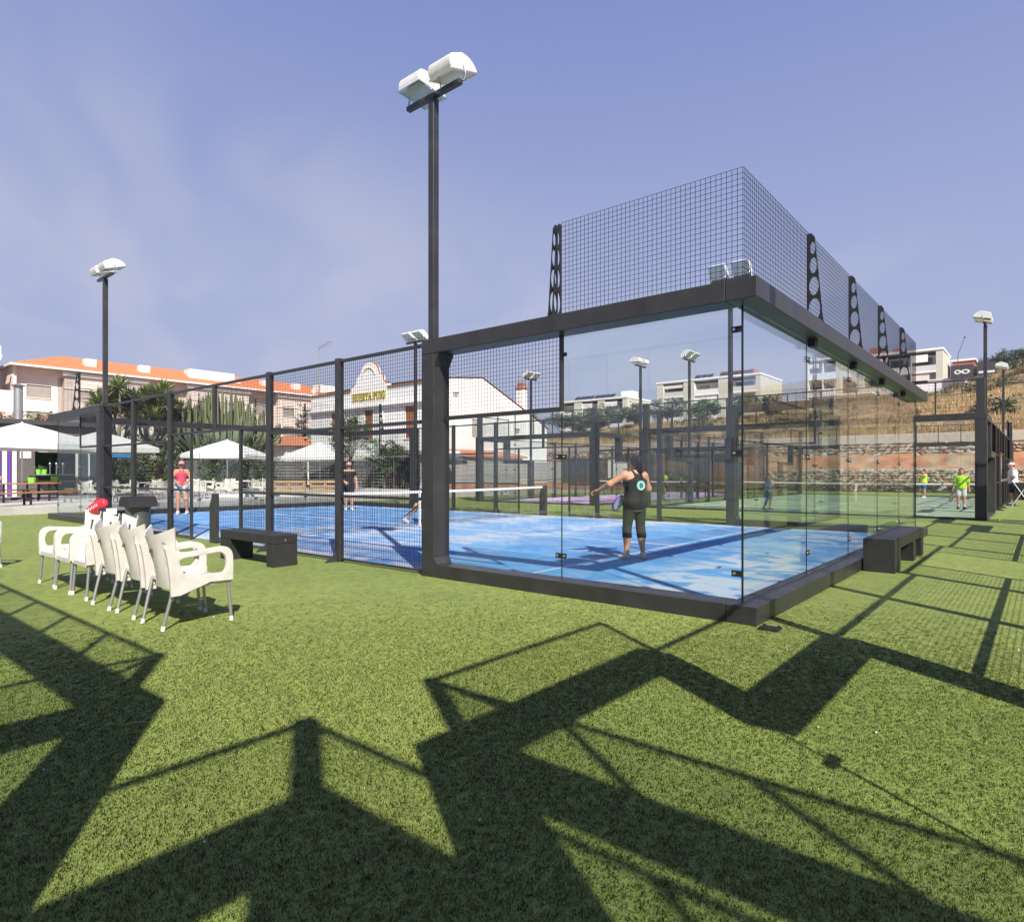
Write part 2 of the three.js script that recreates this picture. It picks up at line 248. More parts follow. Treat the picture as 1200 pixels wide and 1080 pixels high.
// the blades of the turf round the place where the photographer stood
{
  const one = (n, seed) => {
    const r = mulberry(seed), pos = [], col = [], q = (a, b) => a + (b - a) * r();
    for (let i = 0; i < n; i++) {
      const bx = q(-0.014, 0.014), bz = q(-0.014, 0.014), a = q(0, 6.28), h = q(0.004, 0.009), lean = q(0.002, 0.007), w = q(0.0006, 0.0011), cx = Math.cos(a), sz = Math.sin(a);
      const k = q(0.75, 1.2), dry = r() < 0.16, c = dry ? [0.31 * k, 0.31 * k, 0.10 * k] : [q(0.205, 0.275) * k, q(0.278, 0.340) * k, q(0.045, 0.072) * k];
      const P = [[bx - sz * w, 0, bz + cx * w], [bx + sz * w, 0, bz - cx * w], [bx + cx * lean * 0.4 - sz * w, h * 0.6, bz + sz * lean * 0.4 + cx * w], [bx + cx * lean * 0.4 + sz * w, h * 0.6, bz + sz * lean * 0.4 - cx * w], [bx + cx * lean, h, bz + sz * lean]];
      for (const [i0, i1, i2] of [[0, 1, 3], [0, 3, 2], [2, 3, 4]]) for (const t of [i0, i1, i2]) { pos.push(...P[t]); col.push(...c); }
    }
    const g = new THREE.BufferGeometry(); g.setAttribute('position', new THREE.Float32BufferAttribute(pos, 3)); g.setAttribute('color', new THREE.Float32BufferAttribute(col, 3)); g.computeVertexNormals();
    // blades take the light like the mat that they stand in
    const nn = g.attributes.normal; for (let i = 0; i < nn.count; i++) { const v = V(nn.getX(i), Math.abs(nn.getY(i)), nn.getZ(i)).multiplyScalar(0.55).add(V(0, 0.8, 0)).normalize(); nn.setXYZ(i, v.x, v.y, v.z); }
    return g;
  };
  const cx = 1.9, cz = 5.504, f = [-Math.sin(0.69), -Math.cos(0.69)], at = [];
  const r = mulberry(5), step = 0.0255;
  for (let x = -6.5; x < 2.4; x += step) for (let z = -2.8; z < 6.2; z += step) {
    const X = x + (r() - 0.5) * step, Z = z + (r() - 0.5) * step, keep = r(), dx = X - cx, dz = Z - cz, d = Math.hypot(dx, dz), ang = Math.acos(Math.max(-1, Math.min(1, (dx * f[0] + dz * f[1]) / d)));
    if (d < 1.2 || ang > 0.95 || (X < 0.005 && Z < 0.005) || X > 2.35) continue;
    if (keep > smooth(7.6, 3.6, d)) continue;
    at.push([X, Z]);
  }
  const kinds = [one(19, 1), one(19, 2), one(19, 3)];
  const mat = std([1, 1, 1], 0.9, { vertexColors: true });
  kinds.forEach((g, k) => {
    const mine = at.filter((_, i) => i % 3 === k), m = new THREE.InstancedMesh(g, mat, mine.length), o = new THREE.Object3D();
    mine.forEach(([x, z], i) => { o.position.set(x, 0.001, z); o.rotation.y = r() * 6.28; const s = 0.8 + 0.5 * r(); o.scale.set(s, s * (0.8 + 0.4 * r()), s); o.updateMatrix(); m.setMatrixAt(i, o.matrix); });
    m.name = numbered('turf_blades'); m.userData = { kind: 'stuff', label: 'short blades of the artificial turf', category: 'grass' }; m.castShadow = m.receiveShadow = true; scene.add(m);
  });
}
// painted court floors: coloured carpet with silica sand swept over it and white lines
function courtFloor(name, label, o, L, W, base, base2, sand, turn, sandAt, px = 1024) {
  const w = px * 2, h = Math.round(w * W / L), lineU = [L / 2 - 6.95, L / 2 + 6.95];
  const t = tex(w, h, (u, v) => {
    const X = u * L, Z = (1 - v) * W, n = fbm(X * 0.9, Z * 0.9, 5, 131), st = fbm(X * 3.4 + 4 * n, Z * 4.6 + 2 * n, 5, 137), f = vnoise(X * 34, Z * 34, 139), hh = hash2(u * w, v * h, 141);
    let s = sandAt(X, Z, n, st) * (0.55 + 0.9 * fbm(X * 9, Z * 15, 3, 149)); s = Math.min(0.92, Math.max(0, s + (f - 0.5) * 0.16 * (0.3 + s) + (hh - 0.5) * 0.14 * (0.25 + s)));
    let c = [0, 1, 2].map((k) => lerp(lerp(base[k], base2[k], smooth(0.35, 0.65, n)), sand[k], s));
    const onLine = Math.min(Math.abs(X - lineU[0]), Math.abs(X - lineU[1])) < 0.03 || (Math.abs(Z - W / 2) < 0.03 && X > lineU[0] && X < lineU[1]);
    if (onLine) { const wear = 0.75 + 0.5 * (st - 0.5); c = c.map((x, k) => lerp(x, [0.66, 0.66, 0.68][k], wear)); }
    const g = 0.93 + 0.14 * hh; return c.map((x) => x * g);
  });
  t.wrapS = t.wrapT = THREE.ClampToEdgeWrapping;
  const g = new THREE.PlaneGeometry(L, W, 1, 1).rotateX(-Math.PI / 2).translate(L / 2, 0.008, W / 2);
  const m = struct(name, g, std([1, 1, 1], 0.95, { map: t, bumpMap: t, bumpScale: 0.003 }), label);
  m.position.set(...o); m.rotation.y = turn; return m;
}
const sandA = (X, Z, n, st) => {
  // X runs from the back wall by the camera towards the net and beyond, Z from the near fence to the far one
  const net = Math.exp(-Math.pow((X - 10) / 1.5, 2)), corner = smooth(2.6, 0.7, X) * smooth(0.30, 0.62, fbm(X * 0.8 + 3, Z * 0.5, 4, 211)), rim = Math.max(smooth(0.9, 0.05, Z), smooth(9.1, 9.95, Z), smooth(0.55, 0.02, X), smooth(19.4, 20, X));
  const mid = Math.exp(-Math.pow((X - 7.2 + 0.12 * Z) / 1.1, 2)) * 0.75, far = Math.exp(-Math.pow((X - 13.8) / 1.3, 2)) * 0.6;
  return 0.16 + 0.60 * smooth(0.40, 0.64, st) * Math.max(0.28, net, corner * 1.5, mid, far) + 0.75 * rim * smooth(0.30, 0.55, st) + 0.72 * corner * smooth(0.34, 0.56, st) + 0.55 * Math.max(net, mid) * smooth(0.30, 0.6, n);
};
courtFloor('blue_court_floor', 'blue sanded court carpet with white lines', [-0.24, 0, -0.24], 19.97, 9.97, [0.010, 0.175, 0.46], [0.018, 0.235, 0.54], [0.42, 0.45, 0.52], Math.PI, sandA);
const sandB = (X, Z, n, st) => 0.30 + 0.5 * smooth(0.40, 0.65, st) * smooth(0.4, 0.6, n) + 0.4 * Math.max(smooth(0.8, 0.1, Z), smooth(1.2, 0.1, X)) * smooth(0.35, 0.6, st);
courtFloor('green_court_floor', 'pale green sanded court carpet', [-9.86, 0, -16.64], 19.97, 10.3, [0.12, 0.21, 0.10], [0.15, 0.25, 0.12], [0.42, 0.43, 0.34], Math.PI / 2, sandB, 512);
courtFloor('purple_court_floor', 'pink purple sanded court carpet', [-18.66, 0, -16.64], 19.97, 6.2, [0.48, 0.20, 0.47], [0.53, 0.25, 0.52], [0.54, 0.44, 0.52], Math.PI / 2, sandB, 512);

// paved terrace of the bar
struct('terrace', [B(-62, -23.3, -0.02, 0.2, -24, 14)], M.paving, 'pale paved terrace of the bar');
struct('kerb', [RB(-23.62, -23.28, -0.02, 0.235, -24, 14, 0.015)], M.concrete, 'concrete kerb edging the terrace');

// the slope behind the courts
// ground height in metres: a flat foot at 4.2 m above the courts, rising evenly to a brow whose height differs along the row
const BROW = [[-190, 5.3], [-110, 5.4], [-60, 10.0], [-40, 11.2], [-18, 12.3], [-10, 13.8], [3, 17.0], [120, 17.2]], FOOT = 4.2, FOOT_Z = -49.6, BROW_Z = -107.6;
function browHeight(x) { let i = 0; while (i < BROW.length - 2 && x > BROW[i + 1][0]) i++; const [xa, ya] = BROW[i], [xb, yb] = BROW[i + 1]; return ya + (yb - ya) * Math.min(1, Math.max(0, (x - xa) / (xb - xa))); }
function hillY(x, z) {
  const back = FOOT_Z - z; if (back < 0) return FOOT;
  const rise = Math.min(1, back / (FOOT_Z - BROW_Z)), bumps = (fbm(x * 0.06, z * 0.06, 4, 171) - 0.5) * 2.6 * Math.min(1, back / 12) + (fbm(x * 0.3, z * 0.3, 3, 173) - 0.5) * 0.5 * Math.min(1, back / 3);
  return FOOT + (browHeight(x) - FOOT) * rise + bumps;
}
const hillT = tex(1024, 1024, (u, v) => {
  const n = fbm(u * 9, v * 9, 6, 181, 9), g = fbm(u * 14, v * 14, 5, 187, 14), h = hash2(u * 1024, v * 1024, 191), e = fbm(u * 6, v * 6, 5, 193, 6);
  const dry = [0.40, 0.27, 0.125], soil = [0.33, 0.175, 0.085], green = [0.10, 0.105, 0.045], k = 0.8 + 0.4 * (h - 0.5) + 0.5 * (n - 0.5), s = smooth(0.50, 0.66, e), q = smooth(0.56, 0.72, g);
  return [0, 1, 2].map((i) => k * lerp(lerp(dry[i], soil[i], s), green[i], q * 0.75));
});
{
  const x0 = -190, x1 = 120, z0 = -230, z1 = -49.6, g = sheet(x0, x1, z0, z1, 0, 150, 110), p = g.attributes.position;
  for (let i = 0; i < p.count; i++) p.setY(i, hillY(p.getX(i), p.getZ(i)));
  g.computeVertexNormals();
  struct('hillside', g, std([1, 1, 1], 0.97, { map: rep(hillT, 1 / 34), bumpMap: rep(hillT, 1 / 9), bumpScale: 0.25 }), 'dry grassy hillside');
}
// tufts of dry grass and low scrub on the slope
{
  const r = mulberry(99), tuft = (n, h, cols, spread, seed) => {
    const q = mulberry(seed), pos = [], col = [];
    for (let i = 0; i < n; i++) { const a = q() * 6.28, b = spread * Math.sqrt(q()), lean = 0.5 * h * q(), hh = h * (0.5 + 0.6 * q()), w = h * 0.05, x = Math.cos(a) * b, z = Math.sin(a) * b, c = cols[Math.floor(q() * cols.length)], k = 0.7 + 0.6 * q(); pos.push(x - w * Math.sin(a), 0, z + w * Math.cos(a), x + w * Math.sin(a), 0, z - w * Math.cos(a), x + Math.cos(a) * lean, hh, z + Math.sin(a) * lean); for (let t = 0; t < 3; t++) col.push(c[0] * k, c[1] * k, c[2] * k); }
    const g = new THREE.BufferGeometry(); g.setAttribute('position', new THREE.Float32BufferAttribute(pos, 3)); g.setAttribute('color', new THREE.Float32BufferAttribute(col, 3)); g.computeVertexNormals(); return g;
  };
  const mat = std([1, 1, 1], 0.95, { vertexColors: true });
  const put = (name, label, g, n, keep) => {
    const m = new THREE.InstancedMesh(g, mat, n), o = new THREE.Object3D(); let i = 0;
    while (i < n) { const x = -95 + 130 * r(), z = -50 - 62 * Math.pow(r(), 1.2); if (!keep(x, z)) continue; o.position.set(x, hillY(x, z) - 0.05, z); o.rotation.y = r() * 6.28; const s = 0.6 + 1.0 * r(); o.scale.set(s, s, s); o.updateMatrix(); m.setMatrixAt(i++, o.matrix); }
    m.name = numbered(name); m.userData = { kind: 'stuff', label, category: 'grass' }; m.castShadow = m.receiveShadow = true; scene.add(m);
  };
  put('dry_grass', 'dry straw coloured grass on the hillside', tuft(30, 0.34, [[0.46, 0.33, 0.16], [0.40, 0.27, 0.12], [0.52, 0.40, 0.22]], 0.5, 11), 12000, (x, z) => fbm(x * 0.09, z * 0.09, 3, 201) > 0.40);
  put('scrub', 'low green scrub on the hillside', tuft(70, 0.5, [[0.07, 0.085, 0.035], [0.11, 0.11, 0.05], [0.15, 0.13, 0.06]], 0.8, 12), 900, (x, z) => fbm(x * 0.07 + 5, z * 0.11, 3, 203) > 0.58);
}
const bankT = tex(512, 512, (u, v) => { const n = fbm(u * 7, v * 14, 6, 231, 7), m = fbm(u * 5, v * 5, 5, 233, 5), h = hash2(u * 512, v * 512, 235), k = 0.75 + 0.7 * (n - 0.5) + 0.3 * (h - 0.5), s = smooth(0.48, 0.68, m); return [k * lerp(0.42, 0.40, s), k * lerp(0.185, 0.28, s), k * lerp(0.09, 0.17, s)]; });
// stepped retaining walls at the foot of the slope
function stoneGeo(seed) { const q = mulberry(seed), g = new THREE.IcosahedronGeometry(0.5, 1), p = g.attributes.position, s = [0.9 + q() * 0.5, 0.6 + q() * 0.3, 0.6 + q() * 0.3]; for (let i = 0; i < p.count; i++) { const k = 1 + 0.34 * (hash2(Math.round(p.getX(i) * 40), Math.round(p.getY(i) * 40 + p.getZ(i) * 400), seed) - 0.5); p.setXYZ(i, p.getX(i) * k * s[0], p.getY(i) * k * s[1], p.getZ(i) * k * s[2]); } g.computeVertexNormals(); return g; }
const stones = [1, 2, 3, 4, 5, 6].map(stoneGeo);
function rubble(parent, name, x0, x1, y0, y1, z, size, mats, seed) {
  const q = mulberry(seed), lists = mats.map(() => []);
  for (let y = y0 + size * 0.3; y < y1; y += size * 0.62) for (let x = x0; x < x1; x += size * (0.85 + 0.5 * q())) {
    const g = stones[Math.floor(q() * 6)].clone(), s = size * (0.6 + 0.95 * q() * q() + 0.25 * q()); g.scale(s * 1.15, s * (0.7 + 0.5 * q()), s * 0.7).rotateZ((q() - 0.5) * 0.9).rotateY((q() - 0.5) * 0.6).translate(x, Math.min(y + (q() - 0.5) * 0.12 * size, y1 - 0.1), z + (q() - 0.5) * 0.10); lists[Math.floor(q() * mats.length)].push(g);
  }
  lists.forEach((l, i) => { const m = part(name, uvm(merge(l)), mats[i], parent); m.userData = { kind: 'stuff' }; });
}
{
  const w = thing('retaining_wall', 'rough stone retaining wall in two steps with a red earth bank between', 'wall');
  part('backing', [B(-75, 30, -0.05, 1.55, -47.2, -46.75), B(-75, 30, 2.3, 3.55, -49.5, -49.05)], M.stoneWarm, w);
  const bank = sheet(-75, 30, -49.1, -46.95, 0, 210, 8), p = bank.attributes.position;
  for (let i = 0; i < p.count; i++) { const t = (-46.95 - p.getZ(i)) / 2.15; p.setY(i, 1.45 + 1.35 * t + 0.5 * (fbm(p.getX(i) * 1.1, p.getZ(i) * 1.8, 4, 221) - 0.5)); }
  bank.computeVertexNormals();
  part('earth_bank', bank, std([1, 1, 1], 0.97, { map: rep(bankT, 1 / 6) }), w);
  part('coping', [RB(-75, 30, 3.55, 4.25, -49.62, -49.0, 0.03)], M.stonePale, w, 'pale coping band');
  rubble(w, 'stones', -62, 14, 0, 1.62, -46.7, 0.30, [M.stone, M.stoneWarm, M.stonePale], 31);
  rubble(w, 'stones', -62, 14, 2.35, 3.55, -49.0, 0.36, [M.stonePale, M.stone, M.stoneWarm], 32);
}
// ------------------------------------------------------------------ buildings
function windowUnit(parent, x, y, w, h, z, mat, frame = M.white, shutterSlats = 0, axis = 'z') {
  // opening on a wall whose outside looks along +z at depth z (local); a recessed leaf with a raised surround
  const f = part('window', [B(x - w / 2, x + w / 2, y, y + h, z - 0.16, z - 0.12)], mat, parent);
  part('frame', [B(x - w / 2 - 0.06, x - w / 2, y - 0.02, y + h + 0.06, z - 0.1, z + 0.03), B(x + w / 2, x + w / 2 + 0.06, y - 0.02, y + h + 0.06, z - 0.1, z + 0.03), B(x - w / 2, x + w / 2, y + h, y + h + 0.06, z - 0.1, z + 0.03)], frame, f);
  part('sill', [B(x - w / 2 - 0.1, x + w / 2 + 0.1, y - 0.09, y - 0.02, z - 0.1, z + 0.08)], frame, f);
  for (let i = 0; i < shutterSlats; i++) part('slat', [B(x - w / 2 + 0.02, x + w / 2 - 0.02, y + (i + 0.15) * h / shutterSlats, y + (i + 0.85) * h / shutterSlats, z - 0.12, z - 0.09)], mat, f);
  return f;
}
// a wall in the plane z = z1 with rectangular holes; returns geometry
function holedWall(w, h, holes, z0, z1, x0 = 0, y0 = 0) {
  const xs = [...new Set([x0, x0 + w, ...holes.flatMap((r) => [r[0], r[1]])])].sort((a, b) => a - b), ys = [...new Set([y0, y0 + h, ...holes.flatMap((r) => [r[2], r[3]])])].sort((a, b) => a - b), out = [];
  for (let j = 0; j < ys.length - 1; j++) { let run = null; for (let i = 0; i < xs.length; i++) { const solidCell = i < xs.length - 1 && !holes.some((r) => xs[i] >= r[0] - 1e-6 && xs[i + 1] <= r[1] + 1e-6 && ys[j] >= r[2] - 1e-6 && ys[j + 1] <= r[3] + 1e-6); if (solidCell && run === null) run = xs[i]; if (!solidCell && run !== null) { out.push(B(run, xs[i], ys[j], ys[j + 1], z0, z1)); run = null; } } }
  return merge(out);
}
function hipRoof(x0, x1, z0, z1, y, rise, over = 0.6) {
  const a = [[x0 - over, y, z1 + over], [x1 + over, y, z1 + over], [x1 + over, y, z0 - over], [x0 - over, y, z0 - over]], d = (z1 - z0) / 2 + over, r = [[x0 - over + d, y + rise, (z0 + z1) / 2], [x1 + over - d, y + rise, (z0 + z1) / 2]], P = [];
  const tri = (...p) => p.forEach((q) => P.push(...q)); tri(a[0], a[1], r[1]); tri(a[0], r[1], r[0]); tri(a[1], a[2], r[1]); tri(a[2], a[3], r[0]); tri(a[2], r[0], r[1]); tri(a[3], a[0], r[0]); tri(a[0], a[2], a[1]); tri(a[0], a[3], a[2]);
  const g = new THREE.BufferGeometry(); g.setAttribute('position', new THREE.Float32BufferAttribute(P, 3)); g.computeVertexNormals(); return uvm(g);
}
{ // pink apartment house with an orange roof; local x runs along the street front, +z looks at the courts
  const t = thing('apartment_house', 'pink apartment house with an orange tiled roof behind the bar', 'building', [-85.5, 0, -13.2], Math.PI / 2);
  // local x -> world -z ; local z -> world x
  const eave = 13.4, bays = [[0, 4.4, 0.9], [4.4, 13.2, 0], [13.2, 18.2, 0.9], [18.2, 26.5, 0], [26.5, 31, 0.9], [31, 44, 0]];
  const floors = [9.9, 6.9, 3.9, 0.9];
  bays.forEach(([a, b, back], i) => {
    const z = -back, holes = [], wins = [];
    const n = back ? 1 : Math.max(2, Math.round((b - a) / 3.6));
    floors.forEach((y) => { for (let k = 0; k < n; k++) { const c = a + (k + 0.5) * (b - a) / n, w = back ? 2.3 : 1.75; holes.push([c - w / 2, c + w / 2, y, y + 1.45]); wins.push([c, y, w]); } });
    part('wall', holedWall(b - a, eave, holes, z - 0.3, z, a, 0), M.stuccoPink, t); if (!back) { part('wall', [B(a, a + 0.3, 0, eave, -1.25, -0.301)], M.stuccoPink, t); part('wall', [B(b - 0.3, b, 0, eave, -1.25, -0.301)], M.stuccoPink, t); }
    for (const [c, y, w] of wins) windowUnit(t, c, y, w, 1.45, z, M.shutter, M.stucco, 7);
    if (!back) part('cornice', [B(a - 0.2, b + 0.2, eave - 0.75, eave - 0.35, z - 0.1, z + 0.35), B(a - 0.1, b + 0.1, eave - 2.3, eave - 2.15, z - 0.1, z + 0.1)], M.stucco, t);
  });
  part('wall', [B(0, 44, 0, eave, -11, -10.7), B(-0.3, 0, 0, eave, -11, -0.2), B(44, 44.3, 0, eave, -11, 0)], M.stuccoPink, t);
  const roof = part('roof', hipRoof(0, 44, -11, 0, eave, 2.3, 0.8), M.tileRoof, t);
  part('eave_board', [B(-0.8, 44.8, eave - 0.22, eave - 0.003, 0.55, 0.8), B(-0.8, -0.55, eave - 0.22, eave - 0.003, -11.5, 0.54)], M.stucco, roof);
  for (const x of [7.5, 13.5, 30, 35]) { part('chimney', [B(x - 0.6, x + 0.6, eave + 0.3, eave + 1.75, -2.5, -1.5)], M.stucco, roof); }
  for (const [x, w] of [[19, 7], [39, 5]]) { part('roof_terrace', [B(x, x + w, eave + 0.2, eave + 1.25, -4.6, -1.4), B(x + 0.4, x + w - 0.4, eave + 1.25, eave + 2.2, -4.2, -2.4)], M.stucco, roof); for (let k = 0; k < 5; k++) part('parapet_post', [B(x + 0.2 + k * w / 5, x + 0.5 + k * w / 5, eave + 1.25, eave + 1.75, -1.75, -1.45)], M.stucco, roof); }
  // brick-like grid of joints on the lower fronts
  const join = []; for (let y = 0.6; y < 12.0; y += 0.75) join.push(B(4.45, 9.0, y, y + 0.05, 0.001, 0.015)); part('string_course', join, M.stuccoPink, t);
}
{ // terraced wing to the left of the apartment house
  const t = thing('terraced_house', 'pale terraced house beside the pink apartment house', 'building', [-82.5, 0, -10.5], Math.PI / 2);
  part('wall', [holedWall(16, 9.6, [[-12.4, -10.6, 5.8, 7.4], [-8.2, -6.4, 5.8, 7.4], [-4.2, -2.4, 5.8, 7.4]], -9, 0, -14, 0)], M.stuccoPink, t); for (const c of [-11.5, -7.3, -3.3]) windowUnit(t, c, 5.8, 1.8, 1.6, 0, M.shutter, M.stucco, 7);
  part('wall', [holedWall(12.5, 4.2, [[-1.6, -0.6, 10.2, 11.9]], -9, -2.2, -11.5, 9.6)], M.stuccoPink, t); windowUnit(t, -1.1, 10.2, 1.0, 1.7, -2.2, M.shutter, M.stucco, 7);
  part('parapet', [B(-14, 2, 9.6, 10.1, -0.3, 0), B(-11.7, 1.2, 13.8, 14.1, -2.4, -2.0)], M.stucco, t);
  part('stair_tower', [B(-1.0, 1.6, 13.8, 15.4, -8, -4.4)], M.stucco, t); part('roof_railing', [B(-9, -2, 14.1, 15.0, -2.3, -2.24)], M.slat, t);
  for (const x of [-4.2, -6.2, -8]) part('roof_tank', [new THREE.CylinderGeometry(0.45, 0.45, 1.0, 14).translate(x, 14.9, -4)], M.white, t);
}
// the villa with its curved gable; facade looks along +z
{
  const t = thing('villa', 'white villa with a lettered curved gable and brown shutters', 'building', [-52.3, 0, -28.75]), W = 17.1, D = 14.8, H = 8.6;
  const doors = []; for (const c of [3.9, 8.9, 14.3]) { doors.push([c - 0.62, c + 0.62, 4.2, 6.85]); doors.push([c - 0.62, c + 0.62, 0.3, 2.7]); }
  part('wall', holedWall(W, H, doors, -0.35, 0), M.renderWhite, t, 'white street front');
  for (const [a, b, y0, y1] of doors) { const c = (a + b) / 2, w = windowUnit(t, c, y0, 1.2, y1 - y0, 0, M.woodDoor, M.renderWhite); part('shutter_leaf', [RB(c - 0.585, c - 0.01, y0 + 0.02, y1 - 0.02, -0.119, -0.07, 0.006)], M.woodDoor, w); part('shutter_leaf', [RB(c + 0.01, c + 0.585, y0 + 0.02, y1 - 0.02, -0.119, -0.07, 0.006)], M.woodDoor, w); }
  // gable end: parapet height at the street, ridge, then the long rear slope; drawn in (-z, y)
  const prof = [[0.36, 0], [D, 0], [D, 5.6], [13.6, 6.2], [5.6, 9.5], [0.36, 8.9]];
  const side = (x) => extrude(prof, 0.35).rotateY(Math.PI / 2).translate(x, 0, 0);
  part('wall', uvm(side(W - 0.35)), M.renderWhite, t, 'white gable wall'); part('wall', uvm(side(0)), M.renderWhite, t); part('wall', [B(0.36, W - 0.36, 0, 5.5, -D, -D + 0.3)], M.renderWhite, t);
  const slope = (a, b) => { const P = [[0.3, a[1], -a[0]], [W + 0.12, a[1], -a[0]], [W + 0.12, b[1], -b[0]], [0.3, b[1], -b[0]]], g = new THREE.BufferGeometry(); g.setAttribute('position', new THREE.Float32BufferAttribute([...P[0], ...P[1], ...P[2], ...P[0], ...P[2], ...P[3]], 3)); g.computeVertexNormals(); return uvm(g); };
  const roof = part('roof', [slope([0.4, 8.95], [5.6, 9.56]), slope([5.6, 9.56], [13.7, 6.24]), slope([13.7, 6.24], [D + 0.3, 5.55])], M.tileRoof2, t);
  part('chimney', [B(W - 1.4, W - 0.7, 6.5, 9.3, -12.6, -11.9)], M.renderWhite, roof); part('chimney_cap', [B(W - 1.5, W - 0.6, 9.3, 9.5, -12.7, -11.8), B(W - 1.35, W - 0.75, 9.5, 9.9, -12.55, -11.95)], M.brick, roof);
  part('cornice', [RB(-0.1, W + 0.1, 7.0, 7.16, 0.002, 0.34, 0.03), RB(-0.05, W + 0.05, 6.82, 6.98, 0.002, 0.18, 0.03), RB(-0.05, W + 0.05, 7.2, 7.3, 0.002, 0.14, 0.02)], M.renderWhite, t);
  part('parapet_cap', [RB(-0.15, 6.3, H, H + 0.12, -0.5, 0.12, 0.02), RB(11.5, W + 0.1, H, H + 0.12, -0.5, 0.12, 0.02)], M.brick, t, 'reddish coping of the parapet');
  for (const x of [0.1, W - 0.1]) part('urn', [new THREE.LatheGeometry([[0, 0], [0.2, 0], [0.12, 0.12], [0.26, 0.35], [0.24, 0.55], [0.1, 0.65], [0, 0.85]].map((p) => new THREE.Vector2(...p)), 14).translate(x, H + 0.12, -0.2)], M.stuccoPink, t);
  // curved crest
  const cs = new THREE.Shape(); cs.moveTo(6.3, 0); cs.lineTo(11.5, 0); cs.lineTo(11.5, 0.35); cs.quadraticCurveTo(10.6, 0.45, 10.7, 1.0); cs.quadraticCurveTo(10.6, 1.25, 10.2, 1.25); cs.absarc(8.9, 1.15, 1.25, 0.25, Math.PI - 0.25, false); cs.quadraticCurveTo(7.2, 1.25, 7.1, 1.0); cs.quadraticCurveTo(7.2, 0.45, 6.3, 0.35); cs.closePath();
  const cg = new THREE.ExtrudeGeometry(cs, { depth: 0.35, bevelEnabled: false, curveSegments: 16 }).translate(0, H, -0.35), crest = part('crest', uvm(cg), M.renderWhite, t);
  const arc = []; for (let i = 0; i <= 14; i++) { const a = 0.3 + (Math.PI - 0.6) * i / 14; arc.push([8.9 + 0.95 * Math.cos(a), H + 0.95 + 0.95 * Math.sin(a), 0.02]); } part('moulding', [tube(arc, 0.07, 30, 6)], M.stuccoPink, crest);
  const arc2 = []; for (let i = 0; i <= 16; i++) { const a = 0.2 + (Math.PI - 0.4) * i / 16; arc2.push([8.9 + 1.29 * Math.cos(a), H + 1.15 + 1.29 * Math.sin(a), -0.12]); } part('moulding', [tube(arc2, 0.09, 30, 6), tube([[10.2, H + 1.3, -0.12], [10.75, H + 1.1, -0.12], [10.75, H + 0.7, -0.12], [11.5, H + 0.42, -0.12]], 0.08, 14, 6), tube([[7.6, H + 1.3, -0.12], [7.05, H + 1.1, -0.12], [7.05, H + 0.7, -0.12], [6.3, H + 0.42, -0.12]], 0.08, 14, 6)], M.brick, crest);
  const font = await new FontLoader().loadAsync('fonts/droid/droid_serif_bold.typeface.json');
  const tg = new TextGeometry('HUERTA PUIG', { font, size: 0.62, depth: 0.06, curveSegments: 4 }); tg.computeBoundingBox(); const bb = tg.boundingBox, k = 4.6 / (bb.max.x - bb.min.x); tg.scale(k, 1, 1).translate(8.9 - 2.3 - bb.min.x * k, 7.72, 0.035);
  part('name_panel', [RB(6.45, 11.35, 7.55, 8.52, 0.002, 0.03, 0.008)], std([0.74, 0.70, 0.50], 0.8), t, 'cream name panel'); part('lettering', [tg], std([0.27, 0.22, 0.02], 0.7), t, 'olive letters HUERTA PUIG');
  // small vents and windows of the gable wall
  for (const [z, y, w, h] of [[2.2, 7.6, 0.5, 0.35], [10.0, 5.0, 0.6, 0.4], [4.4, 4.4, 0.9, 1.5], [3.2, 1.6, 0.8, 1.2]]) { const v = part('window', [B(W + 0.001, W + 0.03, y, y + h, -z - w, -z)], M.shutter, t); part('sill', [B(W + 0.001, W + 0.1, y + h, y + h + 0.08, -z - w - 0.1, -z + 0.1)], M.renderWhite, v); }
  part('downpipe', [rod(V(10.9, 0, 0.06), V(10.9, 6.8, 0.06), 0.05)], M.renderWhite, t);
  part('lean_to', [B(W + 0.001, W + 2.4, 0, 2.6, -8.2, -1.0)], M.renderWhite, t); part('lean_to_roof', [extrude([[0, 3.1], [2.8, 2.6], [2.8, 2.75], [0, 3.3]], 7.6).translate(W + 0.001, 0, -8.4)], M.tileRoof2, t);
  const a = thing('aerial', 'thin television aerial beside the villa roof', 'aerial', [-53.2, 0, -30.2]); part('mast', [rod(V(0, 0, 0), V(0, 14.0, 0), 0.09, 0.05)], M.alu, a); part('antenna', [rod(V(-0.2, 13.6, 0), V(2.0, 14.1, 0), 0.03), ...[0.2, 0.7, 1.2, 1.7].map((x) => rod(V(x, 13.68 + x * 0.2, -0.5), V(x, 13.68 + x * 0.2, 0.5), 0.02))], M.alu, a);
}
{ // low house behind the sofas
  const t = thing('low_house', 'low pale house with a brown tiled roof behind the hedge', 'building', [-63, 0, -27]); part('wall', [holedWall(9, 4.0, [[3, 5, 2.5, 3.1]], -6, 0)], M.stucco, t); part('roof', hipRoof(0, 9, -6, 0, 4.0, 1.2), M.tileRoof2, t); part('window', [B(3, 5, 2.5, 3.1, -0.2, -0.12)], M.shutter, t);
}
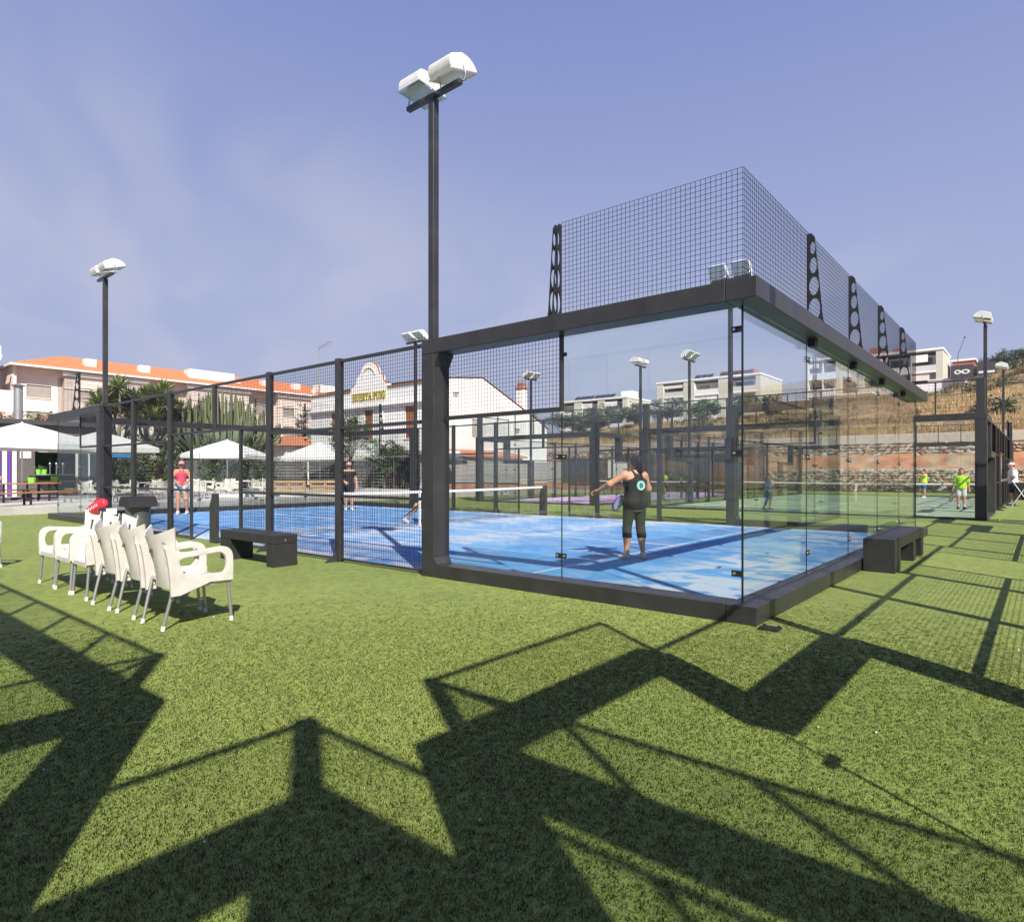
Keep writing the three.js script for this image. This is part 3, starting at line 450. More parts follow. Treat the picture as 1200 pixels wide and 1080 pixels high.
// white slab blocks with loggias on the hill; facade looks along +z
function slabBlock(label, x0, x1, z, y0, y1, storeys, bays, depth, seed, roofStuff) {
  const t = thing('apartment_block', label, 'building', [x0, 0, z]), W = x1 - x0, H = y1 - y0, sh = (H - 0.6) / storeys, q = mulberry(seed), pat = [];
  // bays: list of [share, kind] with kind 'l' loggia, 'b' blank
  let x = 0; const tot = bays.reduce((s, b) => s + b[0], 0), blanks = [], logs = []; for (const [w, k] of bays) { const ww = w / tot * W; (k === 'l' ? logs : blanks).push([x, x + ww]); x += ww; }
  part('wall', [...blanks.map(([a, b]) => B(a, b, y0 - 4, y1, -0.4, 0)), B(0, W, y0 - 4, y0 + 0.1, -depth, -0.41), B(0, 0.35, y0, y1, -depth, -0.41), B(W - 0.35, W, y0, y1, -depth, -0.41), B(0.36, W - 0.36, y0, y1, -depth, -depth + 0.3), ...logs.map(([a, b]) => B(a, b, y0 - 4, y0 + 0.1, -0.4, 0))], M.renderWarm, t);
  part('roof', [B(-0.1, W + 0.1, y1, y1 + 0.35, -depth - 0.1, 0.12)], M.renderWhite, t);
  for (const [a, b] of logs) for (let s = 0; s < storeys; s++) {
    const y = y0 + 0.1 + s * sh, n = Math.max(1, Math.round((b - a) / 3.4)), w = (b - a) / n;
    part('floor_slab', [B(a, b, y, y + 0.28, -1.5, 0.06)], M.renderWhite, t);
    for (let k = 0; k < n; k++) {
      const xa = a + k * w, lg = part('loggia', [B(xa + 0.001, xa + 0.14, y + 0.28, y + sh, -1.5, 0.03), B(xa + 0.14, xa + w, y + 0.28, y + sh, -1.56, -1.5)], M.renderWhite, t), r = q();
      part('parapet', [B(xa + 0.14, xa + w, y + 0.28, y + 1.15, -0.12, 0)], r < 0.25 ? M.render : M.renderWhite, lg);
      part('window', [B(xa + 0.4, xa + w * (0.5 + 0.4 * q()), y + 1.0, y + sh - 0.35, -1.49, -1.44)], r < 0.55 ? M.windowGlass : M.shutter, lg);
      if (q() < 0.42) part('blind', [B(xa + 0.2, xa + w * (0.55 + 0.4 * q()), y + sh - 0.25 - 1.1 * q() - 0.3, y + sh - 0.02, -0.2, -0.14)], [M.renderWhite, M.render, M.canvas, M.stuccoPink][Math.floor(q() * 4)], lg);
    }
  }
  for (const [kind, xa, xb, h] of roofStuff) {
    if (kind === 'solar') for (let px = xa; px < xb; px += 1.25) part('solar_panel', [new THREE.BoxGeometry(1.1, 0.06, 1.6).rotateX(0.6).translate(px, y1 + 0.95, -2.2)], M.navy, t);
    else part('roof_house', [B(xa, xb, y1 + 0.35, y1 + 0.35 + h, -6, -3.2)], kind === 'red' ? M.redBrick : M.renderWhite, t);
  }
  return t;
}
slabBlock('lower white apartment block with solar panels, half behind the trees on the slope', -80.5, -63.8, -108.5, 7.5, 16.8, 3, [[2.2, 'l'], [1.2, 'b'], [2.4, 'l'], [1.0, 'b'], [2.6, 'l'], [0.6, 'b']], 11, 1, [['solar', 3, 7, 0], ['solar', 8.2, 13, 0], ['house', 13.5, 16, 1.5]]);
slabBlock('long white apartment block with solar panels and a red roof house', -57.0, -36.8, -108.5, 8.5, 18.9, 4, [[1.2, 'b'], [4, 'l'], [2, 'b'], [4.4, 'l'], [2.2, 'b'], [4.2, 'l'], [0.8, 'b']], 12, 2, [['solar', 7.5, 11, 0], ['red', 11.5, 18, 1.3], ['solar', 12.5, 18, 0]]);
slabBlock('white apartment block with loggias seen through the glass end wall', -29.6, -24.2, -110, 11.5, 20.5, 3, [[0.5, 'b'], [3.2, 'l'], [3.0, 'l'], [1.0, 'b']], 12, 3, []);
slabBlock('white apartment block seen through the wire above the glass wall', -21.4, -9.9, -110, 11.0, 20.2, 3, [[0.6, 'b'], [3.4, 'l'], [3.4, 'l'], [3.4, 'l'], [0.9, 'b']], 10, 4, [['red', 1, 2.8, 1.5], ['red', 4.4, 5.4, 1.0]]);
{
  const s = thing('outside_stair', 'white stair and low wing between the two hill blocks', 'building', [-27.5, 0, -104]); part('wing', [holedWall(9, 3.0, [[1.0, 3.4, 11.6, 13.0], [5.0, 7.8, 11.6, 13.0]], -5, 0, 0, 10.6)], M.renderWhite, s); for (const c of [2.2, 6.4]) windowUnit(s, c, 11.6, 2.3, 1.4, 0, M.windowGlass); part('wing_roof', [B(-0.2, 9.2, 13.6, 13.9, -5.2, 0.2)], M.renderWhite, s); part('base_wall', [B(-4, 9, 7, 10.6, -5, 0)], M.kioskGrey, s);
  part('stair_string', [extrude([[0, 9.4], [0.6, 9.4], [4.2, 12.4], [4.2, 12.9]], 0.25).translate(3, 0, 1.2), extrude([[9, 7.6], [9.6, 7.6], [12.6, 10.0], [12.6, 10.5]], 0.25).translate(0, 0, 1.2)], M.renderWhite, s);
  const r = thing('red_house', 'small red brick house on the hilltop beside the white block', 'building', [-9.2, 0, -116]); part('wall', [holedWall(2.8, 9, [[0.5, 1.3, 14.6, 16.0], [1.6, 2.4, 14.6, 16.0]], -5, 0, 0, 10)], M.redBrick, r); part('roof', [B(-0.2, 3.0, 19, 19.3, -5.2, 0.2)], M.renderWhite, r); for (const c of [0.9, 2.0]) windowUnit(r, c, 14.6, 0.8, 1.4, 0, M.windowGlass); part('balcony', [B(0.1, 2.7, 16.6, 17.4, 0.001, 0.6)], M.redBrick, r);
  const r2 = thing('red_house', 'red brick house on the hilltop beyond the pines', 'building', [-0.9, 0, -117]); part('wall', [holedWall(8, 9.5, [[1.0, 2.2, 15.8, 17.4], [4, 5.2, 15.8, 17.4]], -6, 0, 0, 10)], M.redBrick, r2); part('roof', hipRoof(0, 8, -6, 0, 19.5, 1.6), M.tileRoof2, r2); for (const c of [1.6, 4.6]) windowUnit(r2, c, 15.8, 1.2, 1.6, 0, M.windowGlass);
  const w = thing('garden_wall', 'long white wall on the brow of the hill', 'wall', [-11, 0, -103]); part('wall', [RB(0, 7.2, 10, 14.7, -0.3, 0, 0.03)], M.renderWhite, w); part('coping', [B(-0.05, 7.25, 14.7, 14.85, -0.4, 0.1)], M.renderWhite, w);
  const b = thing('billboard', 'dark billboard with blurred white marks on the brow of the hill', 'billboard', [-8.2, 0, -102.4]); part('board', [RB(0, 2.6, 14.6, 16.5, 0, 0.1, 0.02), RB(3.0, 5.2, 14.9, 16.5, 0, 0.1, 0.02)], M.darkGrey, b); part('post', [rod(V(0.4, 11, 0.05), V(0.4, 14.6, 0.05), 0.08), rod(V(4.6, 11, 0.05), V(4.6, 14.9, 0.05), 0.08)], M.darkGrey, b);
  const blob = (x, y, rx, ry) => new THREE.TorusGeometry(0.3, 0.11, 8, 16).scale(rx, ry, 0.2).translate(x, y, 0.115); part('white_marks', [blob(0.8, 15.5, 1.0, 0.8), blob(1.7, 15.5, 1.3, 0.8), B(3.2, 5.0, 15.1, 15.4, 0.101, 0.12)], M.white, b);
  const p = thing('street_pole', 'thin leaning lamp on the brow of the hill', 'pole', [-7.6, 0, -104]); part('mast', [rod(V(0, 12, 0), V(0.1, 18.2, 0), 0.06, 0.04), rod(V(0.1, 18.2, 0), V(0.9, 20.6, 0), 0.04, 0.03), new THREE.SphereGeometry(0.14, 8, 6).translate(0.9, 20.6, 0)], M.slat, p);
}
// wooden shed and white banner behind the courts
{
  const s = thing('wooden_shed', 'brown plank shed at the foot of the stone wall', 'shed', [-27.5, 0, -44.8]); part('core', [B(0, 12, 0, 2.75, -1.6, -0.05)], std([0.10, 0.06, 0.04], 0.9), s);
  const pl = RB(0.01, 0.37, 0.05, 2.75, -0.048, 0, 0.006), ms = [M.shedWood, std([0.22, 0.12, 0.065], 0.85, { map: rep(woodT, 0.7, 0.8) }), std([0.31, 0.17, 0.09], 0.85, { map: rep(woodT, 0.7, 0.8) })], r = mulberry(6); for (let i = 0; i < 31; i++) { const p = part('plank', pl, ms[Math.floor(r() * 3)], s); p.position.set(0.05 + i * 0.385, 0, 0); } part('roof', [B(-0.2, 12.2, 2.75, 3.0, -1.8, 0.25)], M.slat, s);
  const b = thing('banner', 'white banner hung on a dark screen behind the purple court', 'banner', [-25.2, 0, -38.5]); part('screen', [B(-4.5, 8.5, 0.5, 2.6, -0.1, -0.04)], M.darkGrey, b); part('cloth', [RB(0.0, 3.3, 0.95, 2.45, -0.03, 0.0, 0.01)], M.white, b); for (const x of [-4.4, -0.3, 3.6, 8.4]) part('post', [rod(V(x, 0, -0.07), V(x, 2.7, -0.07), 0.05)], M.darkGrey, b); part('base_wall', [B(-4.5, 8.5, 0, 0.5, -0.25, 0.05)], M.brick, b); part('emblem', [B(1.4, 2.0, 1.6, 1.68, 0.001, 0.006)], M.darkGrey, b);
}
// ------------------------------------------------------------------ padel courts
// welded wire mesh between two points of a vertical plane, one part
function wireMesh(a, b, y0, y1, pitch = 0.05, r = 0.0024) {
  const dx = b[0] - a[0], dz = b[1] - a[1], l = Math.hypot(dx, dz), pos = [], nor = [], idx = [];
  const ux = dx / l, uz = dz / l, nx = -uz, nz = ux;
  const stick = (p, q, s1, s2) => { // four long faces
    const k = pos.length / 3, cs = [[1, 1], [-1, 1], [-1, -1], [1, -1]];
    for (let f = 0; f < 4; f++) {
      const c0 = cs[f], c1 = cs[(f + 1) % 4], base = pos.length / 3;
      for (const [e, c] of [[p, c0], [p, c1], [q, c1], [q, c0]]) { pos.push(e[0] + r * (c[0] * s1[0] + c[1] * s2[0]), e[1] + r * (c[0] * s1[1] + c[1] * s2[1]), e[2] + r * (c[0] * s1[2] + c[1] * s2[2])); const m = [(c0[0] + c1[0]) / 2, (c0[1] + c1[1]) / 2]; nor.push(m[0] * s1[0] + m[1] * s2[0], m[0] * s1[1] + m[1] * s2[1], m[0] * s1[2] + m[1] * s2[2]); }
      idx.push(base, base + 1, base + 2, base, base + 2, base + 3);
    }
  };
  const nv = Math.max(1, Math.round(l / pitch)), nh = Math.max(1, Math.round((y1 - y0) / pitch));
  for (let i = 0; i <= nv; i++) { const t = i / nv, x = a[0] + dx * t, z = a[1] + dz * t; stick([x, y0, z], [x, y1, z], [ux, 0, uz], [nx, 0, nz]); }
  for (let i = 0; i <= nh; i++) { const y = lerp(y0, y1, i / nh); stick([a[0] + nx * 2 * r, y, a[1] + nz * 2 * r], [b[0] + nx * 2 * r, y, b[1] + nz * 2 * r], [0, 1, 0], [nx, 0, nz]); }
  const g = new THREE.BufferGeometry(); g.setAttribute('position', new THREE.Float32BufferAttribute(pos, 3)); g.setAttribute('normal', new THREE.Float32BufferAttribute(nor, 3)); g.setIndex(idx); return g;
}
// tapered plate with round holes that carries the upper mesh, drawn in (out, up)
const gussetPlate = (() => {
  const holes = [[0.068, 0.16, 0.062, 0.125], [0.062, 0.425, 0.05, 0.105], [0.056, 0.66, 0.038, 0.09], [0.05, 0.86, 0.026, 0.07]].map(([x, y, rx, ry]) => { const p = new THREE.Path(); p.absellipse(x + 0.012, y, rx, ry, 0, Math.PI * 2, true); return p; });
  return extrude([[0, 0], [0.185, 0], [0.17, 0.05], [0.085, 0.98], [0.05, 1.03], [0, 1.03]], 0.008, holes);
})();
function padelCourt(label, o, turn, opt, group) {
  const { L = 20.45, W = 10.45, kind = 'standard', corner = 'stub', sw = 0.2, glass = M.glass, pitch = 0.05, wr = 0.0024 } = opt, pan = kind === 'panoramic';
  const t = thing('padel_court_cage', label, 'court cage', o, turn, group);
  const bw = 0.28, bt = 0.185, Hb = 3.025, kh = pan ? 0.162 : 0.06, gi = 0.19, top = opt.top ?? 4.08, pe = pan ? 4.287 : 4.16, step = 2.2;
  const panes = Math.round((W - 0.4) / 2), clamps = [], e = (L - 20) / 2;
  for (const end of [0, 1]) {
    const U = (u) => end ? L - u : u, box = (u0, u1, y0, y1, v0, v1, r = 0.008) => RB(Math.min(U(u0), U(u1)), Math.max(U(u0), U(u1)), y0, y1, v0, v1, r);
    const plain = (u0, u1, y0, y1, v0, v1) => B(Math.min(U(u0), U(u1)), Math.max(U(u0), U(u1)), y0, y1, v0, v1);
    part('frame_beam', box(0, bw, Hb - bt, Hb, 0, W), M.frame, t);
    part('kerb_beam', box(0, bw, 0, kh, 0, W), M.frame, t);
    const pitchV = (W - 2 * gi) / panes;
    // glass of the back wall
    for (let k = 0; k < panes; k++) {
      const v0 = gi + k * pitchV + 0.004, v1 = gi + (k + 1) * pitchV - 0.004, g = part('glass_panel', plain(gi, gi + 0.012, kh + 0.003, Hb - bt - 0.003, v0 + (k ? 0 : 0.012), v1 - (k < panes - 1 ? 0 : 0.012)), glass, t);
      if (k < panes - 1) for (const y of [0.41, 1.5, 2.62]) {
        part('clamp', box(gi - 0.016, gi - 0.002, y - 0.028, y + 0.028, v1 - 0.066, v1 + 0.074, 0.003), M.bracket, g);
        part('bolt', [-0.042, 0.050].map((d) => rod(V(U(gi - 0.016), y, v1 + d), V(U(gi - 0.023), y, v1 + d), 0.014, 0.012, 10)), M.bolt, g);
      }
    }
    for (let k = 1; k < panes; k++) {
      const v = gi + k * pitchV;
      part('glass_joint', plain(gi + 0.001, gi + 0.011, kh + 0.004, Hb - bt - 0.004, v - 0.0035, v + 0.0035), M.glassJoint, t);
      if (pan) {
        part('beam_bracket', box(gi - 0.10, gi - 0.02, Hb - bt - 0.085, Hb - bt - 0.002, v - 0.06, v + 0.06, 0.003), M.bracket, t);
        const q = gussetPlate.clone(); if (end) q.rotateY(0).translate(L - gi, Hb, v - 0.004); else q.rotateY(Math.PI).translate(gi, Hb, v + 0.004);
        part('mesh_bracket', q, M.bracket, t, 'black tapered plate with a row of round holes');
      }
    }
    part('upper_mesh', wireMesh([U(gi), gi], [U(gi), W - gi], Hb + 0.004, top, pitch, wr), M.wire, t);
    if (!pan) {
      part('upper_rail', box(gi - 0.02, gi + 0.02, top - 0.02, top + 0.02, gi, W - gi, 0.004), M.frame, t);
      const n = Math.round((W - 2 * gi) / 1), s = (W - 2 * gi) / n;
      for (let k = 1; k < n; k++) part('upper_post', box(gi - 0.02, gi + 0.02, Hb + 0.002, top - 0.021, gi + k * s - 0.02, gi + k * s + 0.02, 0.004), M.frame, t);
    }
    for (const side of [0, 1]) {
      const Z = (v) => side ? W - v : v, bb = (u0, u1, y0, y1, v0, v1, r) => box(u0, u1, y0, y1, Math.min(Z(v0), Z(v1)), Math.max(Z(v0), Z(v1)), r), pb = (u0, u1, y0, y1, v0, v1) => plain(u0, u1, y0, y1, Math.min(Z(v0), Z(v1)), Math.max(Z(v0), Z(v1)));
      part('kerb_beam', bb(bw + 0.002, pe - 0.232, 0, kh, 0, bw), M.frame, t);
      if (pan) {
        part('frame_beam', bb(bw + 0.002, pe, Hb - bt, Hb, 0, bw), M.frame, t);
        part('frame_post', bb(pe - 0.23, pe, 0, Hb - bt - 0.002, 0, bw), M.frame, t);
        const tri = (y, s) => { const m = end ? 1 : -1, n = y < 1 ? 1 : -1, pts = [[0, 0], [m * s * 0.5, 0], [0, n * s]]; if (m * n > 0) pts.reverse(); const g = extrude(pts, bw - 0.012); g.translate(U(pe - 0.232), y, side ? W - bw + 0.006 : 0.006); return uvm(g); };
        part('corner_gusset', tri(Hb - bt - 0.003, 0.16), M.frame, t); part('corner_gusset', tri(kh + 0.003, 0.085), M.frame, t);
        part('upper_mesh', wireMesh([U(gi), Z(gi)], [U(step), Z(gi)], Hb + 0.004, top, pitch, wr), M.wire, t);
        const q = [0, 0.05].map((d) => { const k = gussetPlate.clone().rotateY(side ? -Math.PI / 2 : Math.PI / 2); return k.translate(U(step) + d, Hb, Z(gi)); });
        part('mesh_bracket', q, M.bracket, t, 'black tapered plates with a row of round holes');
        // lower glass with a framed wire panel above it
        const f = part('mesh_frame', [pb(step + 0.02, pe - 0.236, 2.0, 2.045, gi - 0.02, gi + 0.02), pb(step - 0.02, step + 0.02, 2.0, Hb - bt - 0.003, gi - 0.018, gi + 0.018)], M.frame, t);
        part('wire_panel', wireMesh([U(step + 0.02), Z(gi)], [U(pe - 0.24), Z(gi)], 2.05, Hb - bt - 0.01, pitch, wr), M.wire, f);
        part('clamp', pb(step - 0.075, step - 0.022, 2.6, 2.64, gi - 0.02, gi - 0.004), M.bracket, f);
      } else {
        part('frame_beam', bb(bw + 0.002, step + 0.03, Hb - bt, Hb, 0, bw), M.frame, t);
        part('corner_post', bb(0.002, bw - 0.002, kh, Hb - bt - 0.002, 0.002, bw - 0.002), M.frame, t);
        part('step_post', bb(step - 0.2, step + 0.03, 1.815, Hb - bt - 0.002, 0, bw), M.frame, t);
        part('frame_beam', bb(step + 0.032, pe, 1.815, 2.0, 0, bw), M.frame, t);
        part('frame_post', bb(pe - 0.23, pe, 0, 1.813, 0, bw), M.frame, t);
        part('upper_rail', bb(gi + 0.022, step, top - 0.02, top + 0.02, gi - 0.02, gi + 0.02, 0.004), M.frame, t);
        part('upper_mesh', wireMesh([U(gi), Z(gi)], [U(step), Z(gi)], Hb + 0.004, top, pitch, wr), M.wire, t);
        for (const u of [step]) part('upper_post', bb(u - 0.02, u + 0.02, Hb + 0.002, top - 0.021, gi - 0.02, gi + 0.02, 0.004), M.frame, t);
        if (corner === 'stub') part('corner_stub', bb(gi + 0.06 - sw, gi + 0.06, Hb + 0.002, top + 0.025, gi + 0.06 - sw, gi + 0.06), M.frame, t);
        else {
          part('corner_stub', bb(gi - 0.045, gi + 0.045, Hb + 0.002, top + 0.025, gi - 0.045, gi + 0.045), M.frame, t);
          part('corner_brace', [corner === 'back' ? rod(V(U(gi), top, Z(gi)), V(U(gi), Hb, Z(gi + 0.44)), 0.026) : rod(V(U(gi), top, Z(gi)), V(U(gi + 0.44), Hb, Z(gi)), 0.026)], M.frame, t);
        }
        part('fence_rail', bb(step + 0.04, pe, 2.96, 3.0, 0.08, 0.12, 0.004), M.frame, t);
        part('wire_panel', wireMesh([U(step + 0.04), Z(0.1)], [U(pe), Z(0.1)], 2.005, 2.96, pitch, wr), M.wire, t);
      }
      part('glass_joint', pb(gi - 0.002, gi + 0.013, kh + 0.004, Hb - bt - 0.005, gi - 0.002, gi + 0.013), M.glassJoint, t);
      part('glass_joint', pan ? pb(step - 0.0045, step + 0.0045, kh + 0.004, 1.99, gi + 0.001, gi + 0.011) : pb(step - 0.2075, step - 0.1925, kh + 0.004, 1.81, gi + 0.001, gi + 0.011), M.glassJoint, t);
      // side glass: one tall pane, one lower pane
      const h2 = pan ? 1.995 : 1.81;
      for (const [u0, u1, y1] of [[gi + 0.014, step - (pan ? 0.006 : 0.21), Hb - bt - 0.004], [step + (pan ? 0.006 : -0.19), pe - 0.24, h2]]) {
        const g = part('glass_panel', pb(u0, u1, kh + 0.003, y1, gi, gi + 0.012), glass, t);
        for (const y of [0.41, 1.5, 2.62]) if (y < y1) {
          const near = u0 < 1;
          part('clamp', near ? pb(u0 - 0.02, u0 + 0.085, y - 0.028, y + 0.028, gi - 0.016, gi - 0.002) : pb(u0 - 0.076, u0 + 0.064, y - 0.028, y + 0.028, gi - 0.016, gi - 0.002), M.bracket, g);
          part('bolt', (near ? [0.06] : [-0.05, 0.042]).map((d) => rod(V(U(u0 + d), y, Z(gi - 0.016)), V(U(u0 + d), y, Z(gi - 0.024)), 0.014, 0.012, 10)), M.bolt, g);
        }
      }
    }
  }
  // fence of posts, rails and wire along both long sides
  const fv = 0.1;
  for (const side of [0, 1]) {
    const z = side ? W - fv : fv, out = side ? 1 : -1, box = (u0, u1, y0, y1, d = 0.04) => RB(u0, u1, y0, y1, z - d / 2, z + d / 2, 0.004);
    const posts = [6, 8, 12, 14].map((u) => u + e);
    for (const u of posts) {
      part('fence_post', RB(u - 0.055, u + 0.055, 0, 3.03, z - 0.045, z + 0.045, 0.006), M.frame, t);
      part('post_foot', [extrude([[0, 0], [0.2, 0], [0.2, 0.012], [0, 0.14]], 0.012).rotateY(side ? -Math.PI / 2 : Math.PI / 2).translate(u - 0.006, 0, z + out * 0.045)], M.frame, t);
    }
    for (const u of [9, 11]) part('gate_post', RB(u + e - 0.025, u + e + 0.025, 0, 2.1, z - 0.025, z + 0.025, 0.004), M.frame, t);
    part('centre_post', box(10 + e - 0.04, 10 + e + 0.04, 2.14, 2.98, 0.05), M.frame, t);
    const stops = [pe, posts[0], posts[1], posts[2], posts[3], L - pe];
    for (let k = 0; k < 5; k++) {
      const a = stops[k] + (k ? 0.056 : 0.001), b = stops[k + 1] - (k < 4 ? 0.056 : 0.001), mid = k === 2;
      part('fence_rail', box(a, b, 2.965, 3.01, 0.045), M.frame, t);
      if (!mid) {
        part('fence_rail', box(a, b, 1.97, 2.015, 0.045), M.frame, t); part('fence_rail', box(a, b, 0.96, 1.0, 0.045), M.frame, t); part('fence_rail', box(a, b, 0.03, 0.06), M.frame, t);
        part('wire_panel', wireMesh([a, z], [b, z], 0.06, 2.965, pitch, wr), M.wire, t);
      } else {
        part('fence_rail', box(a, b, 2.1, 2.145, 0.045), M.frame, t);
        part('wire_panel', wireMesh([a, z], [b, z], 2.145, 2.965, pitch, wr), M.wire, t);
        for (const [p, q] of [[a, 9 + e - 0.026], [11 + e + 0.026, b]]) { part('fence_rail', box(p, q, 0.96, 1.0), M.frame, t); part('fence_rail', box(p, q, 0.03, 0.06), M.frame, t); part('wire_panel', wireMesh([p, z], [q, z], 0.06, 2.1, pitch, wr), M.wire, t); }
      }
    }
  }
  return t;
}
padelCourt('black framed glass and wire padel court cage round the blue floor', [0, 0, 0], Math.PI, { kind: 'panoramic', W: 10.45, wr: 0.0017 });
padelCourt('black padel court cage round the pale green floor where children play', [-10.1, 0, -16.4], Math.PI / 2, { W: 10.79, top: 3.98, glass: M.glassFar, pitch: 0.1, wr: 0.0024 });
padelCourt('narrow black padel court cage round the pink purple floor', [-18.9, 0, -16.4], Math.PI / 2, { W: 6.7, top: 3.98, glass: M.glassFar, pitch: 0.1, wr: 0.003 });
padelCourt('stepped black padel court cage across the aisle from the bench by the blue court', [2.39, 0, 5.26], Math.PI / 2, { corner: 'side', top: 3.9, wr: 0.0016 });
padelCourt('stepped black padel court cage whose corner shadow points at the row of white chairs', [0.82, 0, 5.76], -Math.PI / 2, { corner: 'back', top: 3.9, wr: 0.0016 });
padelCourt('stepped black padel court cage with square corner stubs behind the photographer', [2.39 + 10.45, 0, 5.76], -Math.PI / 2, { corner: 'stub', sw: 0.11, top: 3.9, wr: 0.0016 });

// nets
function padelNet(label, o, turn, W, group) {
  const t = thing('padel_net', label, 'net', o, turn, group);
  const c = new THREE.CatmullRomCurve3([V(0, 0.92, 0.02), V(0, 0.89, W * 0.25), V(0, 0.88, W / 2), V(0, 0.89, W * 0.75), V(0, 0.92, W - 0.02)]);
  const tape = []; const N = 20;
  for (let i = 0; i < N; i++) { const a = c.getPoint(i / N), b = c.getPoint((i + 1) / N); const g = new THREE.BoxGeometry(0.018, 0.06, a.distanceTo(b) + 0.001); g.rotateX(-Math.atan2(b.y - a.y, b.z - a.z)); g.translate(0, (a.y + b.y) / 2 - 0.03, (a.z + b.z) / 2); tape.push(g); }
  part('net_tape', tape, M.white, t, 'white tape along the top of the net');
  part('netting', wireMesh([0, 0.05], [0, W - 0.05], 0.03, 0.86, 0.045, 0.0016), M.wire, t);
  part('centre_strap', B(-0.012, 0.012, 0.01, 0.86, W / 2 - 0.025, W / 2 + 0.025), M.white, t);
  for (const z of [-0.03, W + 0.03]) part('net_post', [extrude([[-0.13, 0], [0.13, 0], [0.13, 0.7], [0.05, 0.86], [0.05, 0.93], [-0.13, 0.93]], 0.055, [], 0.004).translate(0, 0, z - 0.03)], M.frame, t);
  return t;
}
padelNet('net with a white tape across the blue court', [-10.22, 0, -0.12], Math.PI, 10.2);
padelNet('net with a white tape across the pale green court', [-9.95, 0, -26.62], 0, 10.5).rotation.y = Math.PI / 2;
padelNet('net with a white tape across the pink purple court', [-18.75, 0, -26.62], 0, 6.4).rotation.y = Math.PI / 2;
// ------------------------------------------------------------------ the bar and its terrace
const TY = 0.2; // terrace level
{
  // grey kiosk: facade looks along +x
  const k = thing('bar_kiosk', 'dark grey bar kiosk with a serving hatch and beer taps', 'kiosk', [-36.4, TY, 0]);
  const zs = [14, -4.05, -7.9, -8.3], fx = 0;
  part('wall', [B(-4, 0, 0, 3.5, -3.4, -2.68), B(-4, 0, 0, 1.02, -5.0, -3.401), B(-4, 0, 2.75, 3.5, -5.0, -3.401), B(-4, -3.9, 0, 3.5, -6.2, 9), B(-4, 0, 0, 3.5, 9, 9.3), B(-4, 0, 2.75, 3.5, -2.679, 9), B(-4, 0, 0, 3.5, -6.4, -6.2), B(-4, 0, 2.75, 3.5, -6.2, -5.001)], M.kioskGrey, k);
  part('roof', [B(-4.2, 0.35, 3.5, 3.72, -6.7, 9.5)], M.darkGrey, k);
  part('counter', [B(-0.4, 0.32, 1.02, 1.08, -5.0, -3.4)], M.alu, k, 'pale metal hatch counter');
  part('counter_front', [extrude([[3.15, 1.0], [5.0, 1.0], [5.0, 0.0], [4.0, 0.0]], 0.06).rotateY(Math.PI / 2).translate(0.01, 0, 0)], M.black, k);
  part('menu_board', [RB(0.002, 0.03, 1.85, 2.4, -3.25, -2.8, 0.004)], M.white, k, 'white board by the hatch');
  part('hatch_interior', [B(-3.2, -3.1, 0, 2.75, -5.0, -3.4)], std([0.03, 0.10, 0.04], 0.9), k);
  for (const [a, b] of [[-2.67, -2.5], [-2.3, -2.12], [0.9, 1.0], [-5.2, -5.1], [-5.72, -5.66]]) part('window_frame', [B(-0.05, 0.05, 0, 2.75, a, b)], M.white, k);
  for (const [a, b] of [[-2.49, -2.31], [-2.11, 0.89], [1.01, 8.9], [-5.65, -5.21], [-6.19, -5.73]]) part('glass_door', [B(-0.02, -0.008, 0.05, 2.72, a, b)], M.windowGlass, k);
  for (const z of [-2.40, -2.02]) part('purple_panel', [B(0.0, 0.02, 0.02, 2.72, z - 0.045, z + 0.045)], M.purple, k);
  for (let i = 0; i < 3; i++) { const z = -4.0 - i * 0.27, tp = part('beer_tap', [rod(V(0.05, 1.08, z), V(0.05, 1.55, z), 0.04, 0.035, 12), new THREE.SphereGeometry(0.075, 12, 8).translate(0.05, 1.6, z), rod(V(0.05, 1.55, z), V(0.24, 1.5, z), 0.02)], M.chrome, k); part('tap_handle', [rod(V(0.05, 1.66, z), V(0.1, 1.82, z), 0.018, 0.026)], M.black, tp); }
  for (const [x, z] of [[0.1, -3.52], [0.12, -3.76], [0.0, -3.64]]) { const pot = thing('herb_pot', 'lime green herb pot on the hatch counter of the bar', 'plant', [-36.4 + x, TY + 1.08, z], 0, 'herb pots on the bar counter'); part('pot', [new THREE.CylinderGeometry(0.12, 0.09, 0.24, 14).translate(0, 0.12, 0)], M.limeGreen, pot); part('foliage', leafCloud(90, [[0, 0.34, 0, 0.15, 0.12, 0.15]], 0.05, [[0.10, 0.22, 0.03], [0.16, 0.30, 0.05]], 5 + z * 100 | 0), M.leaf, pot); }
  const f = thing('flue', 'round metal flue pipe on the bar roof', 'flue', [-37.6, 3.9, -3.0]);
  part('pipe', [new THREE.CylinderGeometry(0.19, 0.19, 1.75, 20).translate(0, 0.88, 0)], M.alu, f); part('cap', [new THREE.ConeGeometry(0.34, 0.14, 20).translate(0, 1.86, 0), new THREE.CylinderGeometry(0.2, 0.2, 0.06, 16).translate(0, 1.77, 0)], M.alu, f);
}
